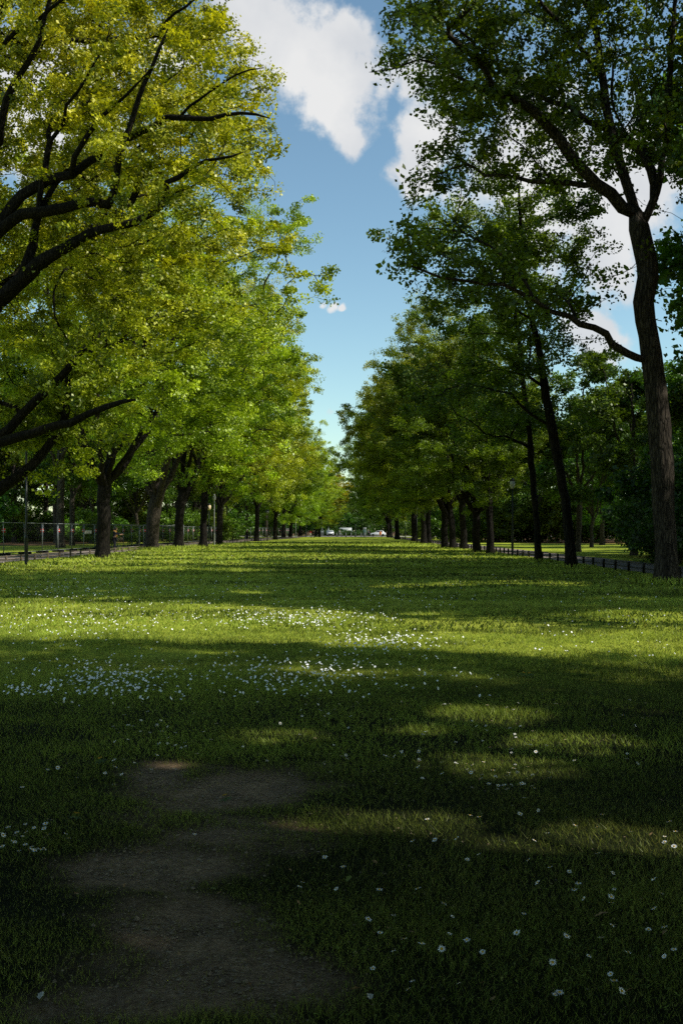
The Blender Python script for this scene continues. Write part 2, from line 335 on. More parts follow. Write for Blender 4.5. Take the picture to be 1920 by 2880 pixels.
class Tree:
    def __init__(s, seed, step=0.5):
        s.rng = np.random.default_rng(seed); s.step = step
        s.pos = np.zeros((60000, 3)); s.par = np.full(60000, -1); s.pl = np.zeros(60000); s.dir = np.zeros((60000, 3)); s.dir[:, 2] = 1
        s.minr = np.zeros(60000); s.ok = np.ones(60000, bool); s.n = 0; s.tips = []
    def node(s, p, par, minr=0.0, ok=True):
        i = s.n; s.pos[i] = p; s.par[i] = par; s.minr[i] = minr; s.ok[i] = ok
        if par >= 0:
            d = p - s.pos[par]; L = np.linalg.norm(d) + 1e-9; s.dir[i] = d / L; s.pl[i] = s.pl[par] + L
        s.n += 1; return i
    def limb(s, pts, r0, r1, join=True, grow_from=0.0, jit=0.03):
        pts = catmull(pts, s.step); k0 = 0; par = -1
        if join and s.n:
            par = int(np.argmin(np.linalg.norm(s.pos[:s.n] - pts[0], axis=1)))
        ids = []
        m = len(pts)
        for k in range(m):
            f = k / max(1, m - 1)
            p = pts[k] + (s.rng.normal(size=3) * jit * (1 if 0 < k else 0))
            par = s.node(p, par, r0 + (r1 - r0) * f, f >= grow_from); ids.append(par)
        return ids
    def grow(s, targets, alpha=0.32, bow=0.45, lift=0.06):
        T = np.asarray(targets); n0 = s.n
        base = s.pos[:n0][s.ok[:n0]]
        d = np.min(np.linalg.norm(T[:, None, :] - base[None, :, :], axis=2), axis=1)
        for k in np.argsort(d):
            t = T[k]; n = s.n
            dd = np.linalg.norm(s.pos[:n] - t, axis=1); cost = dd + alpha * s.pl[:n]; cost[~s.ok[:n]] += 1e6
            v = t - s.pos[:n]; al = np.einsum('ij,ij->i', v, s.dir[:n]) / (dd + 1e-6); cost += dd * 0.5 * np.clip(0.35 - al, 0, 2)
            i = int(np.argmin(cost)); L = dd[i]
            if L < 0.12: s.tips.append(i); continue
            K = max(1, int(round(L / s.step))); ctl = s.pos[i] + s.dir[i] * L * bow + np.array([0, 0, lift * L]); a = s.pos[i].copy(); par = i
            for j in range(1, K + 1):
                u = j / K; p = (1 - u) ** 2 * a + 2 * u * (1 - u) * ctl + u * u * t
                if j < K: p = p + s.rng.normal(size=3) * 0.05 * s.step
                par = s.node(p, par)
            s.tips.append(par)
    def radii(s, R, r0=0.010, flare=0.5):
        n = s.n; cnt = np.zeros(n)
        haschild = np.zeros(n, bool); haschild[s.par[:n][s.par[:n] >= 0]] = True
        cnt[~haschild] = 1
        for i in range(n - 1, 0, -1):
            if s.par[i] >= 0: cnt[s.par[i]] += cnt[i]
        e = math.log(max(cnt[0], 2)) / math.log(R / r0); r = r0 * cnt ** (1 / e)
        r = np.maximum(r, s.minr[:n])
        z = s.pos[:n, 2] - s.pos[0, 2]
        r *= 1 + flare * np.exp(-np.clip(z, 0, 50) / 0.45) * (s.pl[:n] < 3)
        return r
    def wood(s, name, mat, R, r0=0.010, flare=0.5):
        r = s.radii(R, r0, flare); n = s.n; kids = [[] for _ in range(n)]
        for i in range(1, n):
            if s.par[i] >= 0: kids[s.par[i]].append(i)
        V = []; Fc = []; off = 0; stack = [(0, -1)]
        rng = s.rng
        while stack:
            i, p = stack.pop(); ch = []; rad = []
            if p >= 0: ch.append(s.pos[p]); rad.append(min(r[i] * 1.15, r[p]))
            while True:
                ch.append(s.pos[i]); rad.append(r[i])
                ks = kids[i]
                if not ks: break
                m = max(ks, key=lambda k: r[k])
                for k in ks:
                    if k != m: stack.append((k, i))
                i = m
            if len(ch) < 2: continue
            P = np.array(ch); rad = np.array(rad); rad[-1] *= 0.5
            ns = 12 if rad[0] > 0.22 else 8 if rad[0] > 0.08 else 5 if rad[0] > 0.03 else 4
            T = np.gradient(P, axis=0); T /= np.linalg.norm(T, axis=1)[:, None] + 1e-9
            u = np.array([1.0, 0.13, 0.07]); u -= T[0] * (u @ T[0]); U = np.zeros_like(P)
            for k in range(len(P)):
                u = u - T[k] * (u @ T[k]); l = np.linalg.norm(u)
                if l < 1e-6: u = np.array([0.2, 1, 0.1]); u -= T[k] * (u @ T[k]); l = np.linalg.norm(u)
                u = u / l; U[k] = u
            W = np.cross(T, U); q = np.arange(ns) * 2 * math.pi / ns
            rr_ = rad[:, None] * np.ones(ns)[None, :]
            if rad[0] > 0.08:
                ph = rng.uniform(0, 6.28, 3); zz = np.arange(len(P))[:, None] * 0.35
                rr_ = rr_ * (1 + 0.07 * np.sin(3 * q[None, :] + ph[0] + zz) + 0.05 * np.sin(5 * q[None, :] + ph[1] - zz * .7) + 0.06 * np.sin(zz * 1.7 + ph[2]))
            ring = P[:, None, :] + rr_[:, :, None] * (np.cos(q)[None, :, None] * U[:, None, :] + np.sin(q)[None, :, None] * W[:, None, :])
            V.append(ring.reshape(-1, 3)); m = len(P)
            a = off + (np.arange(m - 1)[:, None] * ns + np.arange(ns)[None, :]); b = off + (np.arange(m - 1)[:, None] * ns + (np.arange(ns)[None, :] + 1) % ns)
            Fc.append(np.stack([a, b, b + ns, a + ns], 2).reshape(-1, 4)); off += m * ns
        V = np.vstack(V); Fc = np.vstack(Fc)
        return mesh_np(name, V, Fc.ravel(), np.arange(len(Fc)) * 4, mat, True)
    def leaves(s, name, mat, per, L, rc=(0.55, 0.55, 0.38), upb=0.55, keep=None):
        rng = s.rng; tips = np.array(s.tips); tp = s.pos[tips]
        back = s.pos[np.maximum(s.par[tips], 0)]
        n = rng.poisson(per * np.clip(rng.normal(1, 0.4, len(tips)), 0.25, 2.0)); idx = np.repeat(np.arange(len(tips)), n); N_ = len(idx)
        ctr = tp[idx] + (back[idx] - tp[idx]) * (rng.random(N_)[:, None] * 0.7)
        g = rng.normal(size=(N_, 3)); g /= np.linalg.norm(g, axis=1)[:, None]; g *= rng.random(N_)[:, None] ** 0.45
        sz = np.clip(rng.normal(1, 0.25, len(tips)), 0.55, 1.7)[idx][:, None]
        P = ctr + g * np.array(rc) * 1.5 * sz
        if keep is not None: k = keep(P); P = P[k]; idx = idx[k]; N_ = len(P)
        cn = rng.normal(size=(len(tips), 3)); cn /= np.linalg.norm(cn, axis=1)[:, None]; cn[:, 2] += upb; nrm = cn[idx] * .75 + rng.normal(size=(N_, 3)) * 0.5; nrm /= np.linalg.norm(nrm, axis=1)[:, None]
        t = rng.normal(size=(N_, 3)); t -= nrm * np.einsum('ij,ij->i', t, nrm)[:, None]; t /= np.linalg.norm(t, axis=1)[:, None] + 1e-9
        b = np.cross(nrm, t); l = (L * np.clip(rng.lognormal(-.06, .30, N_), .4, 1.7))[:, None]
        w = l * rng.uniform(0.30, 0.42, N_)[:, None]; lift = nrm * l * rng.uniform(-.05, .22, N_)[:, None]
        V = np.stack([P - t * l * .5, P + b * w + lift + t * l * .08, P + t * l * .5, P - b * w + lift + t * l * .08], 1).reshape(-1, 3)
        ctint = np.clip(rng.normal(0.45, 0.27, len(tips)), 0, 1)[idx]
        tint = np.clip(ctint + rng.normal(0, 0.22, N_), 0, 1)
        return mesh_np(name, V, np.arange(N_ * 4), np.arange(N_) * 4, mat, False, {'tint': tint})

def ell(rng, n, c, r, inner=0.35, zmin=None, clump=0, open_=9, ragged=0.12, acc=None):
    out = []; c = np.array(c); r = np.array(r)
    ph = rng.uniform(0, 6.28, 6); n_all = n; n = max(6, n // open_) if clump else n
    while len(out) < n:
        d = rng.normal(size=3); d /= np.linalg.norm(d); k = (inner ** 3 + (1 - inner ** 3) * rng.random()) ** (1 / 3)
        bump = 1 + ragged * (math.sin(3.1 * d[0] + 2.3 * d[2] * 2 + ph[0]) + math.sin(4.3 * d[1] - 3 * d[2] + ph[1]) + 0.7 * math.sin(7 * d[0] + 5 * d[1] + ph[2]) + 0.7 * math.sin(8 * d[2] - 5 * d[0] + ph[3]))
        p = c + d * r * k * bump
        if zmin is not None and p[2] < zmin: continue
        if acc is not None and not acc(p): continue
        out.append(p)
    if not clump: return np.array(out)
    ctr = np.array(out); out = []; wts = rng.uniform(.4, 1.6, len(ctr)); wts /= wts.sum()
    while len(out) < n_all:
        i = rng.choice(len(ctr), p=wts); p = ctr[i] + np.clip(rng.normal(size=3), -1.7, 1.7) * np.array([clump, clump, clump * .68])
        if zmin is not None and p[2] < zmin: continue
        if acc is not None and not acc(p): continue
        out.append(p)
    return np.array(out)

def oak(seed, H=26, cb=4.0, R=0.42, rad=9.5, lean=2.0, nt_=1250, nlimb=6, per=120, L=0.145, fork=5.0, bark='bark', inner=0.4, leaf='leaf', rc=(.40, .40, .24), narrow_top=0.0, ragged=0.17, open_=12, keep=None):
    t = Tree(seed, 0.6); rng = t.rng
    tx = rng.normal(0, 0.15, 2)
    t.limb([(0, 0, -0.15), (0.05 * lean, tx[0] * .5, fork * 0.5), (0.15 * lean + tx[1] * .5, tx[0], fork)], R, R * 0.85, False, 0.9)
    top = t.pos[t.n - 1].copy(); cz = (H + cb) / 2
    a0 = rng.uniform(0, 6.28)
    for k in range(nlimb):
        a = a0 + 6.283 * k / nlimb + rng.normal(0, 0.25); out = rad * rng.uniform(0.35, 0.6); up = rng.uniform(0.35, 0.75)
        st = top + np.array([0, 0, -rng.uniform(0, fork * 0.28)])
        e = top + np.array([math.cos(a) * out + lean * up, math.sin(a) * out, (H - fork) * up])
        mid = st + (e - st) * 0.45 + np.array([math.cos(a), math.sin(a), 0]) * out * 0.16 - np.array([0, 0, (H - fork) * 0.03])
        t.limb([st, mid, e], R * 0.5, R * 0.16, True, 0.3, 0.06)
    e = top + np.array([lean * 0.8, tx[0], (H - fork) * 0.72]); t.limb([top, (top + e) / 2 + rng.normal(0, .5, 3), e], R * .6, R * .15, True, 0.25, .06)
    T = ell(rng, nt_, (lean, 0, cz), (rad, rad * 0.95, (H - cb) / 2), inner, cb - 0.3, clump=rad * .13, open_=open_, ragged=ragged, acc=lambda p: not (p[2] < fork + 3.6 and math.hypot(p[0], p[1]) < rad * .38))
    t.grow(T)
    return (t.wood('trunk', M[bark], R), t.leaves('crown', M[leaf], per, L, rc, keep=keep))

VAR = {}
VAR['oak1'] = oak(11); VAR['oak2'] = oak(12, bark='bark_mid', H=27, cb=4.5, R=.5, rad=10, nlimb=5, fork=4.2); VAR['oak3'] = oak(13, H=25, cb=3.6, R=.36, rad=9, nlimb=7, fork=4.6); VAR['oak4'] = oak(14, H=24, cb=4.2, R=.36, rad=8, nlimb=4, fork=6.0, nt_=1050)  # oak2 gets a lighter bark colour in place of sunlight on its trunk
VAR['oak5'] = oak(15, H=24, cb=5, R=.5, rad=9.5, lean=-1.0, nlimb=5, nt_=800, open_=26)
GAPS = [(1610, 2085, .34), (1660, 2090, .26), (1540, 2100, .26), (1400, 2150, .34), (1340, 2160, .24), (1170, 2310, .22), (1210, 2300, .15), (1740, 2355, .26), (1800, 2375, .18), (1690, 2600, .16), (1740, 2605, .13), (780, 2072, .24), (720, 2070, .18), (1400, 2012, .3), (1300, 2000, .24), (500, 2140, .14), (380, 2650, .08), (870, 2330, .12), (1180, 2050, .2), (1230, 1644, .7), (1330, 1640, .8), (1430, 1636, .8), (1530, 1640, .7), (1590, 1646, .5), (1120, 1650, .5), (700, 1668, .4), (300, 1625, .6)]
def gaps(origin, far=None):                             # holes cut in the crown to drop sun flecks on the lawn
    o = np.array(origin); sv_ = np.array([math.cos(SUN_EL) * math.cos(SUN_AZ), math.cos(SUN_EL) * math.sin(SUN_AZ), math.sin(SUN_EL)])
    def f(P):
        W = P + o; k = np.ones(len(W), bool)
        for (px, py, r) in GAPS:
            v = W - gr(px, py); d = np.linalg.norm(v - (v @ sv_)[:, None] * sv_, axis=1); k &= d > r * 1.15
        if far is not None:                   # leaves clipped so the crown's shadow stops at the sunlit band
            t_ = W[:, 2] / sv_[2]; X = W[:, 0] - t_ * sv_[0]; Y = W[:, 1] - t_ * sv_[1]; w_ = .35 * nz(X, Y, 1.6, 2) + .18 * nz(X, Y, 5.0, 5)
            lo_ = np.interp(X, [-9, -5, -1.5, 3, 5, 7], [14.4, 14.1, 13.4, 11.9, 11.6, 10.5]); up_ = np.interp(X, [-9, -2, 0, 2.5, 5], [21.5, 20.2, 18.4, 15.4, 14.6])
            k &= (Y > up_ + w_) if far else (Y < lo_ + w_)
        return k
    return f
S1 = (10.4, 1.6, 0.0); S2 = (18.8, 1.6, 0.0); S3 = (17.2, 22.4, 0.0); S4 = (24, 19.8, 0.0); S5 = (21.5, 30.5, 0.0)
VAR['shade1'] = oak(18, H=25, cb=4.5, R=.45, rad=9.2, lean=-.6, nlimb=6, nt_=1200, open_=7, L=.2, keep=gaps(S1, False))
VAR['shade2'] = oak(19, H=24, cb=5, R=.45, rad=9.0, lean=-.6, nlimb=5, nt_=1000, open_=10, L=.18, keep=gaps(S2, False))
VAR['shade3'] = oak(51, H=29, cb=5, R=.45, rad=7.4, lean=0, nlimb=6, nt_=1100, open_=6, per=65, L=.26, keep=gaps(S3, True))
VAR['shade4'] = oak(52, H=25, cb=4.5, R=.45, rad=8.5, lean=0, nlimb=6, nt_=1000, open_=6, per=65, L=.26, keep=gaps(S4, True))
VAR['shade5'] = oak(53, H=24, cb=4.5, R=.45, rad=8.0, lean=0, nlimb=6, nt_=1000, open_=6, per=65, L=.26, keep=gaps(S5))
VAR['row1'] = oak(41, H=20, cb=2.4, R=.38, rad=8.6, lean=1.5, nlimb=6, nt_=1150, open_=7, ragged=.09, fork=4.4)
VAR['row2'] = oak(42, H=20, cb=2.6, R=.36, rad=8.4, lean=1.5, nlimb=5, nt_=1150, open_=7, ragged=.11, fork=3.8)
VAR['wood1'] = oak(21, H=19, cb=3.0, R=.26, rad=5.5, lean=0.4, nt_=560, nlimb=4, per=70, L=.25, fork=6, bark='bark_grey', leaf='leaf_wood', rc=(.5, .5, .32))
VAR['wood2'] = oak(22, H=17, cb=2.2, R=.22, rad=5.0, lean=0.4, nt_=520, nlimb=5, per=70, L=.25, fork=4, bark='bark_grey', leaf='leaf_wood', rc=(.5, .5, .32))
VAR['wood3'] = oak(23, H=21, cb=4.5, R=.3, rad=6, lean=0.4, nt_=560, nlimb=4, per=70, L=.25, fork=8, bark='bark_grey', leaf='leaf_wood', rc=(.5, .5, .32))
def bush(seed, H=3.2, rad=2.2, nt_=170, per=45, L=.16):
    t = Tree(seed, 0.3); rng = t.rng
    t.limb([(0, 0, -.1), (0, 0, .25)], .06, .05, False, 0.5)
    for k in range(6):
        a = k * 1.05 + rng.normal(0, .2); t.limb([(0, 0, .2), (math.cos(a) * rad * .25, math.sin(a) * rad * .25, H * .35), (math.cos(a) * rad * .5, math.sin(a) * rad * .5, H * .65)], .03, .015, True, .3)
    t.grow(ell(rng, nt_, (0, 0, H * .5), (rad, rad, H * .52), .3, 0.1, ragged=.16))
    return (t.wood('stems', M['bark_grey'], .09, .006, .1), t.leaves('foliage', M['leaf_wood'], per, L, (.3, .3, .25)))
VAR['bush1'] = bush(31); VAR['bush2'] = bush(32, 2.4, 2.6, 170); VAR['bush3'] = bush(33, 4.5, 2.4, 220, 45, .18)

COUNT = {'n': 0}
def plant(var, x, y, label, cat='tree', rz=0.0, sc=1.0, sz=None, col=(1, 1, 1), group=None, name='oak_tree', tilt=0.0, z=0.0):
    root = thing(name, label, cat, (x, y, z), rz, group); root.scale = (sc, sc, sz or sc)
    w, l = VAR[var]
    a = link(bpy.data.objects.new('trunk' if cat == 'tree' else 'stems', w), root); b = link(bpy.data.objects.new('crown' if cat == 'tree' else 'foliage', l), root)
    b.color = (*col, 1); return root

# --- the big tree standing just right of the frame's middle distance, built limb by limb
def hero_right():
    t = Tree(101, 0.4); Y = 28.2; base = gr(1875, 1641)
    P = lambda l, d0=0.0, d1=0.0: [at(x, y, Y + d0 + (d1 - d0) * k / max(1, len(l) - 1)) for k, (x, y) in enumerate(l)]
    t.limb([at(1876, 1652, Y)] + P([(1870, 1500), (1861, 1350), (1851, 1200), (1842, 1100), (1829, 1000), (1815, 900), (1808, 850), (1820, 780), (1820, 740), (1810, 700), (1797, 640), (1787, 600)]), .30, .20, False, .97, .01)
    main = [(1787, 600), (1750, 588), (1719, 545), (1676, 517), (1640, 484), (1603, 441), (1572, 392), (1536, 349), (1499, 312), (1462, 285), (1425, 276), (1389, 245), (1352, 178), (1303, 135), (1260, 98), (1257, 80), (1303, 43), (1334, 18)]
    t.limb(P(main, 0, -2.5), .19, .045, True, .35, .015)
    t.limb(P([(1425, 276), (1382, 266), (1340, 245), (1272, 211), (1255, 190), (1180, 170), (1100, 190), (1040, 200)], -1.6, -2.5), .06, .015, True, .1, .02)
    t.limb(P([(1676, 517), (1640, 520), (1597, 511), (1542, 508), (1487, 511), (1450, 499), (1401, 490), (1364, 493), (1340, 471), (1309, 465), (1240, 490), (1190, 500)], -.4, 1.5), .085, .015, True, .25, .02)
    t.limb(P([(1787, 600), (1774, 560), (1756, 508), (1738, 440), (1719, 367), (1707, 306), (1692, 214), (1676, 92), (1652, 0), (1640, -130), (1600, -260)], 0, 1.0), .15, .05, True, .3, .02)
    t.limb(P([(1797, 640), (1838, 560), (1829, 478), (1805, 429), (1774, 398), (1707, 367), (1652, 343), (1609, 306), (1548, 288), (1499, 263), (1420, 200), (1340, 130)], .2, 2.5), .11, .02, True, .3, .02)
    t.limb(P([(1799, 640), (1845, 540), (1870, 400), (1880, 250), (1890, 100), (1900, -60), (1905, -200)], .2, .5), .12, .04, True, .25, .02)
    t.limb(P([(1692, 214), (1620, 120), (1540, 30), (1450, -60), (1350, -120)], .6, -1.5), .07, .02, True, .1, .02)
    t.limb(P([(1352, 178), (1330, 120), (1250, 60), (1160, 40), (1090, 60)], -1.6, -2.2), .035, .012, True, .1, .02)
    low = [(1825, 1015), (1790, 1005), (1762, 992), (1719, 967), (1701, 937), (1670, 921), (1627, 912), (1597, 891), (1548, 876), (1505, 845), (1450, 817), (1413, 799), (1358, 799), (1303, 790), (1242, 781), (1180, 760), (1130, 735)]
    t.limb(P(low, 0, -2.5), .115, .02, True, .38, .015)
    t.limb(P([(1500, 843), (1450, 760), (1390, 700), (1300, 650), (1220, 640), (1140, 680)], -1.3, -.5), .04, .012, True, .2, .02)
    t.limb(P([(1627, 912), (1600, 850), (1640, 790), (1660, 740)], -.8, -.2), .025, .01, True, .2, .02)
    rng = t.rng; n = t.n; T = []
    ids = np.where(t.ok[:n])[0]
    segs = t.pos[ids]
    px = segs[:, 0] / segs[:, 1] * F + 960; py = HZ - (segs[:, 2] - CH) / segs[:, 1] * F
    w = np.where(py > 600, 0.75, 1.0); w = w / w.sum()
    def okp(x, y):
        if 1480 < x < 1800 and 560 < y < 760: return False
        if 1200 < x < 1500 and 540 < y < 640: return False
        if 1500 < x < 1850 and 760 < y < 960 and y > 990 - .35 * (x - 1500) * 0 + 0: return False
        if x < 1120 and 270 < y < 600: return False
        if x < 1180 and y > 800: return False
        if y > 900 or x < 1000: return False
        lim = np.interp(y, [-400, 0, 90, 130, 160, 215, 245, 300, 420, 440, 560, 640, 700, 780, 850], [1060, 1085, 1075, 1040, 1010, 1005, 1110, 1165, 1175, 1140, 1120, 1080, 1060, 1090, 1180])
        if x < lim: return False
        if x < 1090 and 120 < y < 260 and rng.random() < .5: return False
        return True
    while len(T) < 860:
        p = segs[rng.choice(len(segs), p=w)] + rng.normal(size=3) * np.array([.95, 1.3, .7]) + np.array([0, .7, 0])
        x = p[0] / p[1] * F + 960; y = HZ - (p[2] - CH) / p[1] * F
        if okp(x, y): T.append(p)
    while len(T) < 1190:                                   # upper dome
        d = rng.normal(size=3); d /= np.linalg.norm(d); p = np.array([6.6, 28.6, 15.6]) + d * np.array([6.3, 6.2, 5.6]) * (0.25 + .75 * rng.random()) ** .5
        x = p[0] / p[1] * F + 960; y = HZ - (p[2] - CH) / p[1] * F
        if okp(x, y) and y < 520 and not (x < 1180 and y > 160): T.append(p)
    t.grow(np.array(T), .2)
    root = thing('oak_tree', 'tall dark oak on the right with long limbs reaching left over the lawn', 'tree')
    link(bpy.data.objects.new('trunk', t.wood('trunk', M['bark_mid'], .3, .007, .45)), root)
    c = link(bpy.data.objects.new('crown', t.leaves('crown', M['leaf'], 48, .118, (.25, .25, .16))), root); c.color = (.46, .54, .40, 1)
hero_right()

def hero_left():
    t = Tree(102, 0.45); Y = 35.0; X = -14.0
    P = lambda l, d0=0.0, d1=0.0: [at(x, y, Y + d0 + (d1 - d0) * k / max(1, len(l) - 1)) for k, (x, y) in enumerate(l)]
    t.limb([(X, Y, -.15), (X + .1, Y, 2), (X + .15, Y, 4.5), (X + .3, Y, 7), (X + .3, Y - .2, 10), (X + .6, Y - .3, 13), (X + .9, Y, 17), (X + 1.3, Y, 21)], .62, .22, False, .5, .02)
    t.limb([(X + .1, Y, 2.0)] + P([(-20, 1392), (20, 1365), (90, 1310), (140, 1250), (175, 1205), (195, 1130), (190, 1060)], -.5, -1.0), .26, .10, True, .7, .02)
    t.limb([(X + .15, Y, 4.1)] + P([(0, 1243), (60, 1225), (130, 1205), (200, 1185), (250, 1165), (305, 1140), (380, 1120)], -1.5, -4.0), .28, .06, True, .6, .02)
    t.limb([(X + .15, Y, 4.3)] + P([(-10, 1235), (60, 1170), (110, 1120), (150, 1085), (190, 1040), (240, 980)], -1.5, -2.5), .27, .09, True, .6, .02)
    D = [(-40, 900), (0, 850), (60, 790), (110, 740), (180, 700), (250, 660), (320, 640), (380, 625), (430, 600), (471, 563), (468, 514), (502, 496), (545, 465), (576, 450), (649, 438)]
    t.limb([(X + .3, Y - .1, 8.0)] + P(D, -1.0, -5.0), .32, .04, True, .5, .02)
    t.limb(P([(60, 790), (80, 740), (95, 690), (100, 640), (130, 560), (190, 480)], -1.5, -1.5), .2, .06, True, .4, .02)
    E = [(-30, 680), (0, 649), (61, 600), (122, 594), (184, 582), (263, 566), (306, 575), (318, 551), (331, 490), (337, 447), (367, 343), (392, 269), (430, 180), (470, 80)]
    t.limb([(X + .4, Y - .2, 11.0)] + P(E, -1.0, -4.5), .25, .04, True, .5, .02)
    Fl = [(-20, 640), (61, 551), (153, 502), (202, 490), (245, 459), (294, 429), (337, 404), (380, 374), (429, 355), (471, 331), (508, 331), (588, 331), (680, 320), (760, 330)]
    t.limb([(X + .4, Y - .2, 11.5)] + P(Fl, -1.0, -5.0), .23, .03, True, .45, .02)
    t.limb(P([(505, 331), (527, 300), (563, 282), (594, 257), (660, 210), (740, 190)], -4.1, -4.5), .05, .02, True, .2, .02)
    t.limb(P([(202, 490), (208, 441), (245, 386), (282, 331), (318, 300), (355, 269), (420, 200)], -2.3, -4.2), .10, .03, True, .3, .02)
    t.limb([(X + .7, Y - .2, 14.0)] + P([(0, 400), (6, 355), (18, 282), (37, 233), (80, 178), (110, 122), (122, 67), (150, -40)], -1.5, -3.5), .18, .06, True, .5, .02)
    t.limb(P([(100, 640), (141, 400), (178, 343), (184, 294), (214, 263), (239, 227), (300, 120)], -1.5, -4.2), .11, .03, True, .35, .02)
    t.limb([(X + .8, Y, 16.0)] + P([(0, 130), (40, 90), (100, 60), (150, 20), (250, -60)], -2, -4.0), .10, .04, True, .4, .02)
    t.limb([(X + 1.1, Y, 18.5)] + P([(450, 100), (470, 60), (520, 20), (600, -40)], 0, -2.0), .10, .04, True, .4, .02)
    t.limb([(X + .3, Y, 9.0), (X + 3, Y + 3, 12), (X + 6, Y + 5, 15)], .2, .05, True, .4, .03)
    t.limb([(X + .6, Y, 13.0), (X - 4, Y, 16), (X - 7, Y + 1, 18)], .2, .05, True, .4, .03)
    rng = t.rng
    def acc(p):
        x = p[0] / p[1] * F + 960; y = HZ - (p[2] - CH) / p[1] * F
        return x < np.interp(y, [-50, 60, 130, 200, 300, 380, 460, 560], [690, 715, 750, 790, 838, 790, 785, 825])
    T1 = ell(rng, 1900, (-10.6, 37.0, 15.8), (9.2, 7.5, 9.2), .40, 6.5, clump=1.15, ragged=.10, acc=lambda p: acc(p) and (p[1] > 33.5 or rng.random() < .14))
    ids = np.where(t.ok[:t.n])[0]; pr = t.pos[ids]
    T2 = pr[rng.integers(0, len(pr), 500)] + rng.normal(size=(500, 3)) * np.array([1.0, 1.2, .8]) + np.array([0, 1.2, .2])
    T2 = np.array([p for p in T2 if acc(p)])
    T3 = ell(rng, 260, (-12.5, 33, 6.2), (5.5, 4.5, 2.6), .2, 2.8, clump=.8, acc=lambda p: p[1] > 33 or rng.random() < .2)
    t.grow(np.vstack([T1, T2, T3]), .2)
    root = thing('oak_tree', 'huge oak at the left edge with thick mossy limbs and yellow-green leaves', 'tree')
    link(bpy.data.objects.new('trunk', t.wood('trunk', M['bark'], .6, .008, .4)), root)
    c = link(bpy.data.objects.new('crown', t.leaves('crown', M['leaf'], 125, .112, (.28, .28, .18))), root); c.color = (1.34, 1.17, .95, 1)
hero_left()

def slender(seed, pts_px, Y, limbs, crown, R, n, label, col, per=75, L=.115):
    t = Tree(seed, 0.5)
    P = lambda l, d0=0.0, d1=0.0: [at(x, y, Y + d0 + (d1 - d0) * k / max(1, len(l) - 1)) for k, (x, y) in enumerate(l)]
    t.limb(P(pts_px), R, R * .3, False, .55, .015)
    for l, d, r in limbs: t.limb(P(l, 0, d), r, r * .3, True, .2, .03)
    rng = t.rng; T = []
    for (c, r, k) in crown: T.append(ell(rng, int(n * k), at(*c), r, .15, 2.5, clump=.6, ragged=.18))
    t.grow(np.vstack(T), .22)
    root = thing('slender_tree', label, 'tree')
    link(bpy.data.objects.new('trunk', t.wood('trunk', M['bark'], R, .007, .5)), root)
    c = link(bpy.data.objects.new('crown', t.leaves('crown', M['leaf'], per, L, (.30, .30, .19))), root); c.color = (*col, 1)
slender(111, [(1608, 1606), (1594, 1450), (1575, 1330), (1555, 1230), (1536, 1120), (1518, 1000), (1502, 930), (1492, 880), (1478, 800), (1468, 720), (1462, 620), (1455, 520)], 39.6,
        [([(1530, 1090), (1480, 1060), (1400, 1040), (1330, 1060)], -2, .06), ([(1550, 1200), (1490, 1160), (1430, 1110), (1360, 1090)], 1, .06), ([(1495, 900), (1440, 860), (1380, 830)], -1, .05), ([(1500, 920), (1560, 860), (1600, 820)], 1, .05), ([(1478, 800), (1420, 720), (1350, 660)], 1, .05)],
        [((1440, 640, 39.6), (4.3, 3.5, 2.6), .4), ((1300, 700, 39), (2.6, 2.5, 1.4), .16), ((1380, 880, 39.6), (3.6, 3.2, 1.7), .16), ((1420, 1080, 39.6), (4.2, 3.5, 1.4), .28)], .185, 430,
        'slim leaning tree beside the low fence, left of the big right-hand oak', (.5, .6, .45))
slender(112, [(1514, 1588), (1506, 1450), (1493, 1300), (1485, 1180), (1470, 1080), (1462, 980), (1450, 900), (1440, 820), (1432, 700), (1430, 560)], 47.7,
        [([(1470, 1080), (1400, 1030), (1330, 1000)], -1, .05), ([(1462, 980), (1500, 900), (1560, 850)], 1, .05), ([(1450, 900), (1400, 840), (1340, 800)], 1, .05), ([(1490, 1260), (1420, 1230), (1330, 1240)], -2, .05)],
        [((1430, 700, 48), (3.6, 3.2, 3.2), .34), ((1400, 960, 48), (4.6, 3.6, 2.0), .33), ((1390, 1180, 48), (4.8, 3.6, 1.4), .33)], .15, 430,
        'thin straight tree standing behind the leaning slim tree on the right', (.48, .6, .45))

PI = math.pi
YG = (1.05, 1.0, .8)
# left row ------------------------------------------------------------
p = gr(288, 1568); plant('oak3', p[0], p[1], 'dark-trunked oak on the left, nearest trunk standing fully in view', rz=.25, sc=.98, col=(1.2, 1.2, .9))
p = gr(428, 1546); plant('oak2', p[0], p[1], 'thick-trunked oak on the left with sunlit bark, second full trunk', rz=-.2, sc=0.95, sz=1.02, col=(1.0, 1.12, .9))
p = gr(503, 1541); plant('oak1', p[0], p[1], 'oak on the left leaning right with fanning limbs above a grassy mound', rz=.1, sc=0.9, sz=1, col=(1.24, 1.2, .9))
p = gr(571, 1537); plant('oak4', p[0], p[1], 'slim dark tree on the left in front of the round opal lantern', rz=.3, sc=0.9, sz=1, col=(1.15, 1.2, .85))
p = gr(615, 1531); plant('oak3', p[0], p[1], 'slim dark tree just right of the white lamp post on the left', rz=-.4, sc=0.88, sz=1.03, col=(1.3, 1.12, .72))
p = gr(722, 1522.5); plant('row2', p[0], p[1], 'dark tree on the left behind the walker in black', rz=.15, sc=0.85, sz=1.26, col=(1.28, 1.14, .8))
p = gr(773, 1518); plant('row1', p[0], p[1], 'narrow tree in the left row beyond the pale fence panels', rz=-.2, sc=0.85, sz=1.08, col=(1.15, 1.2, .85))
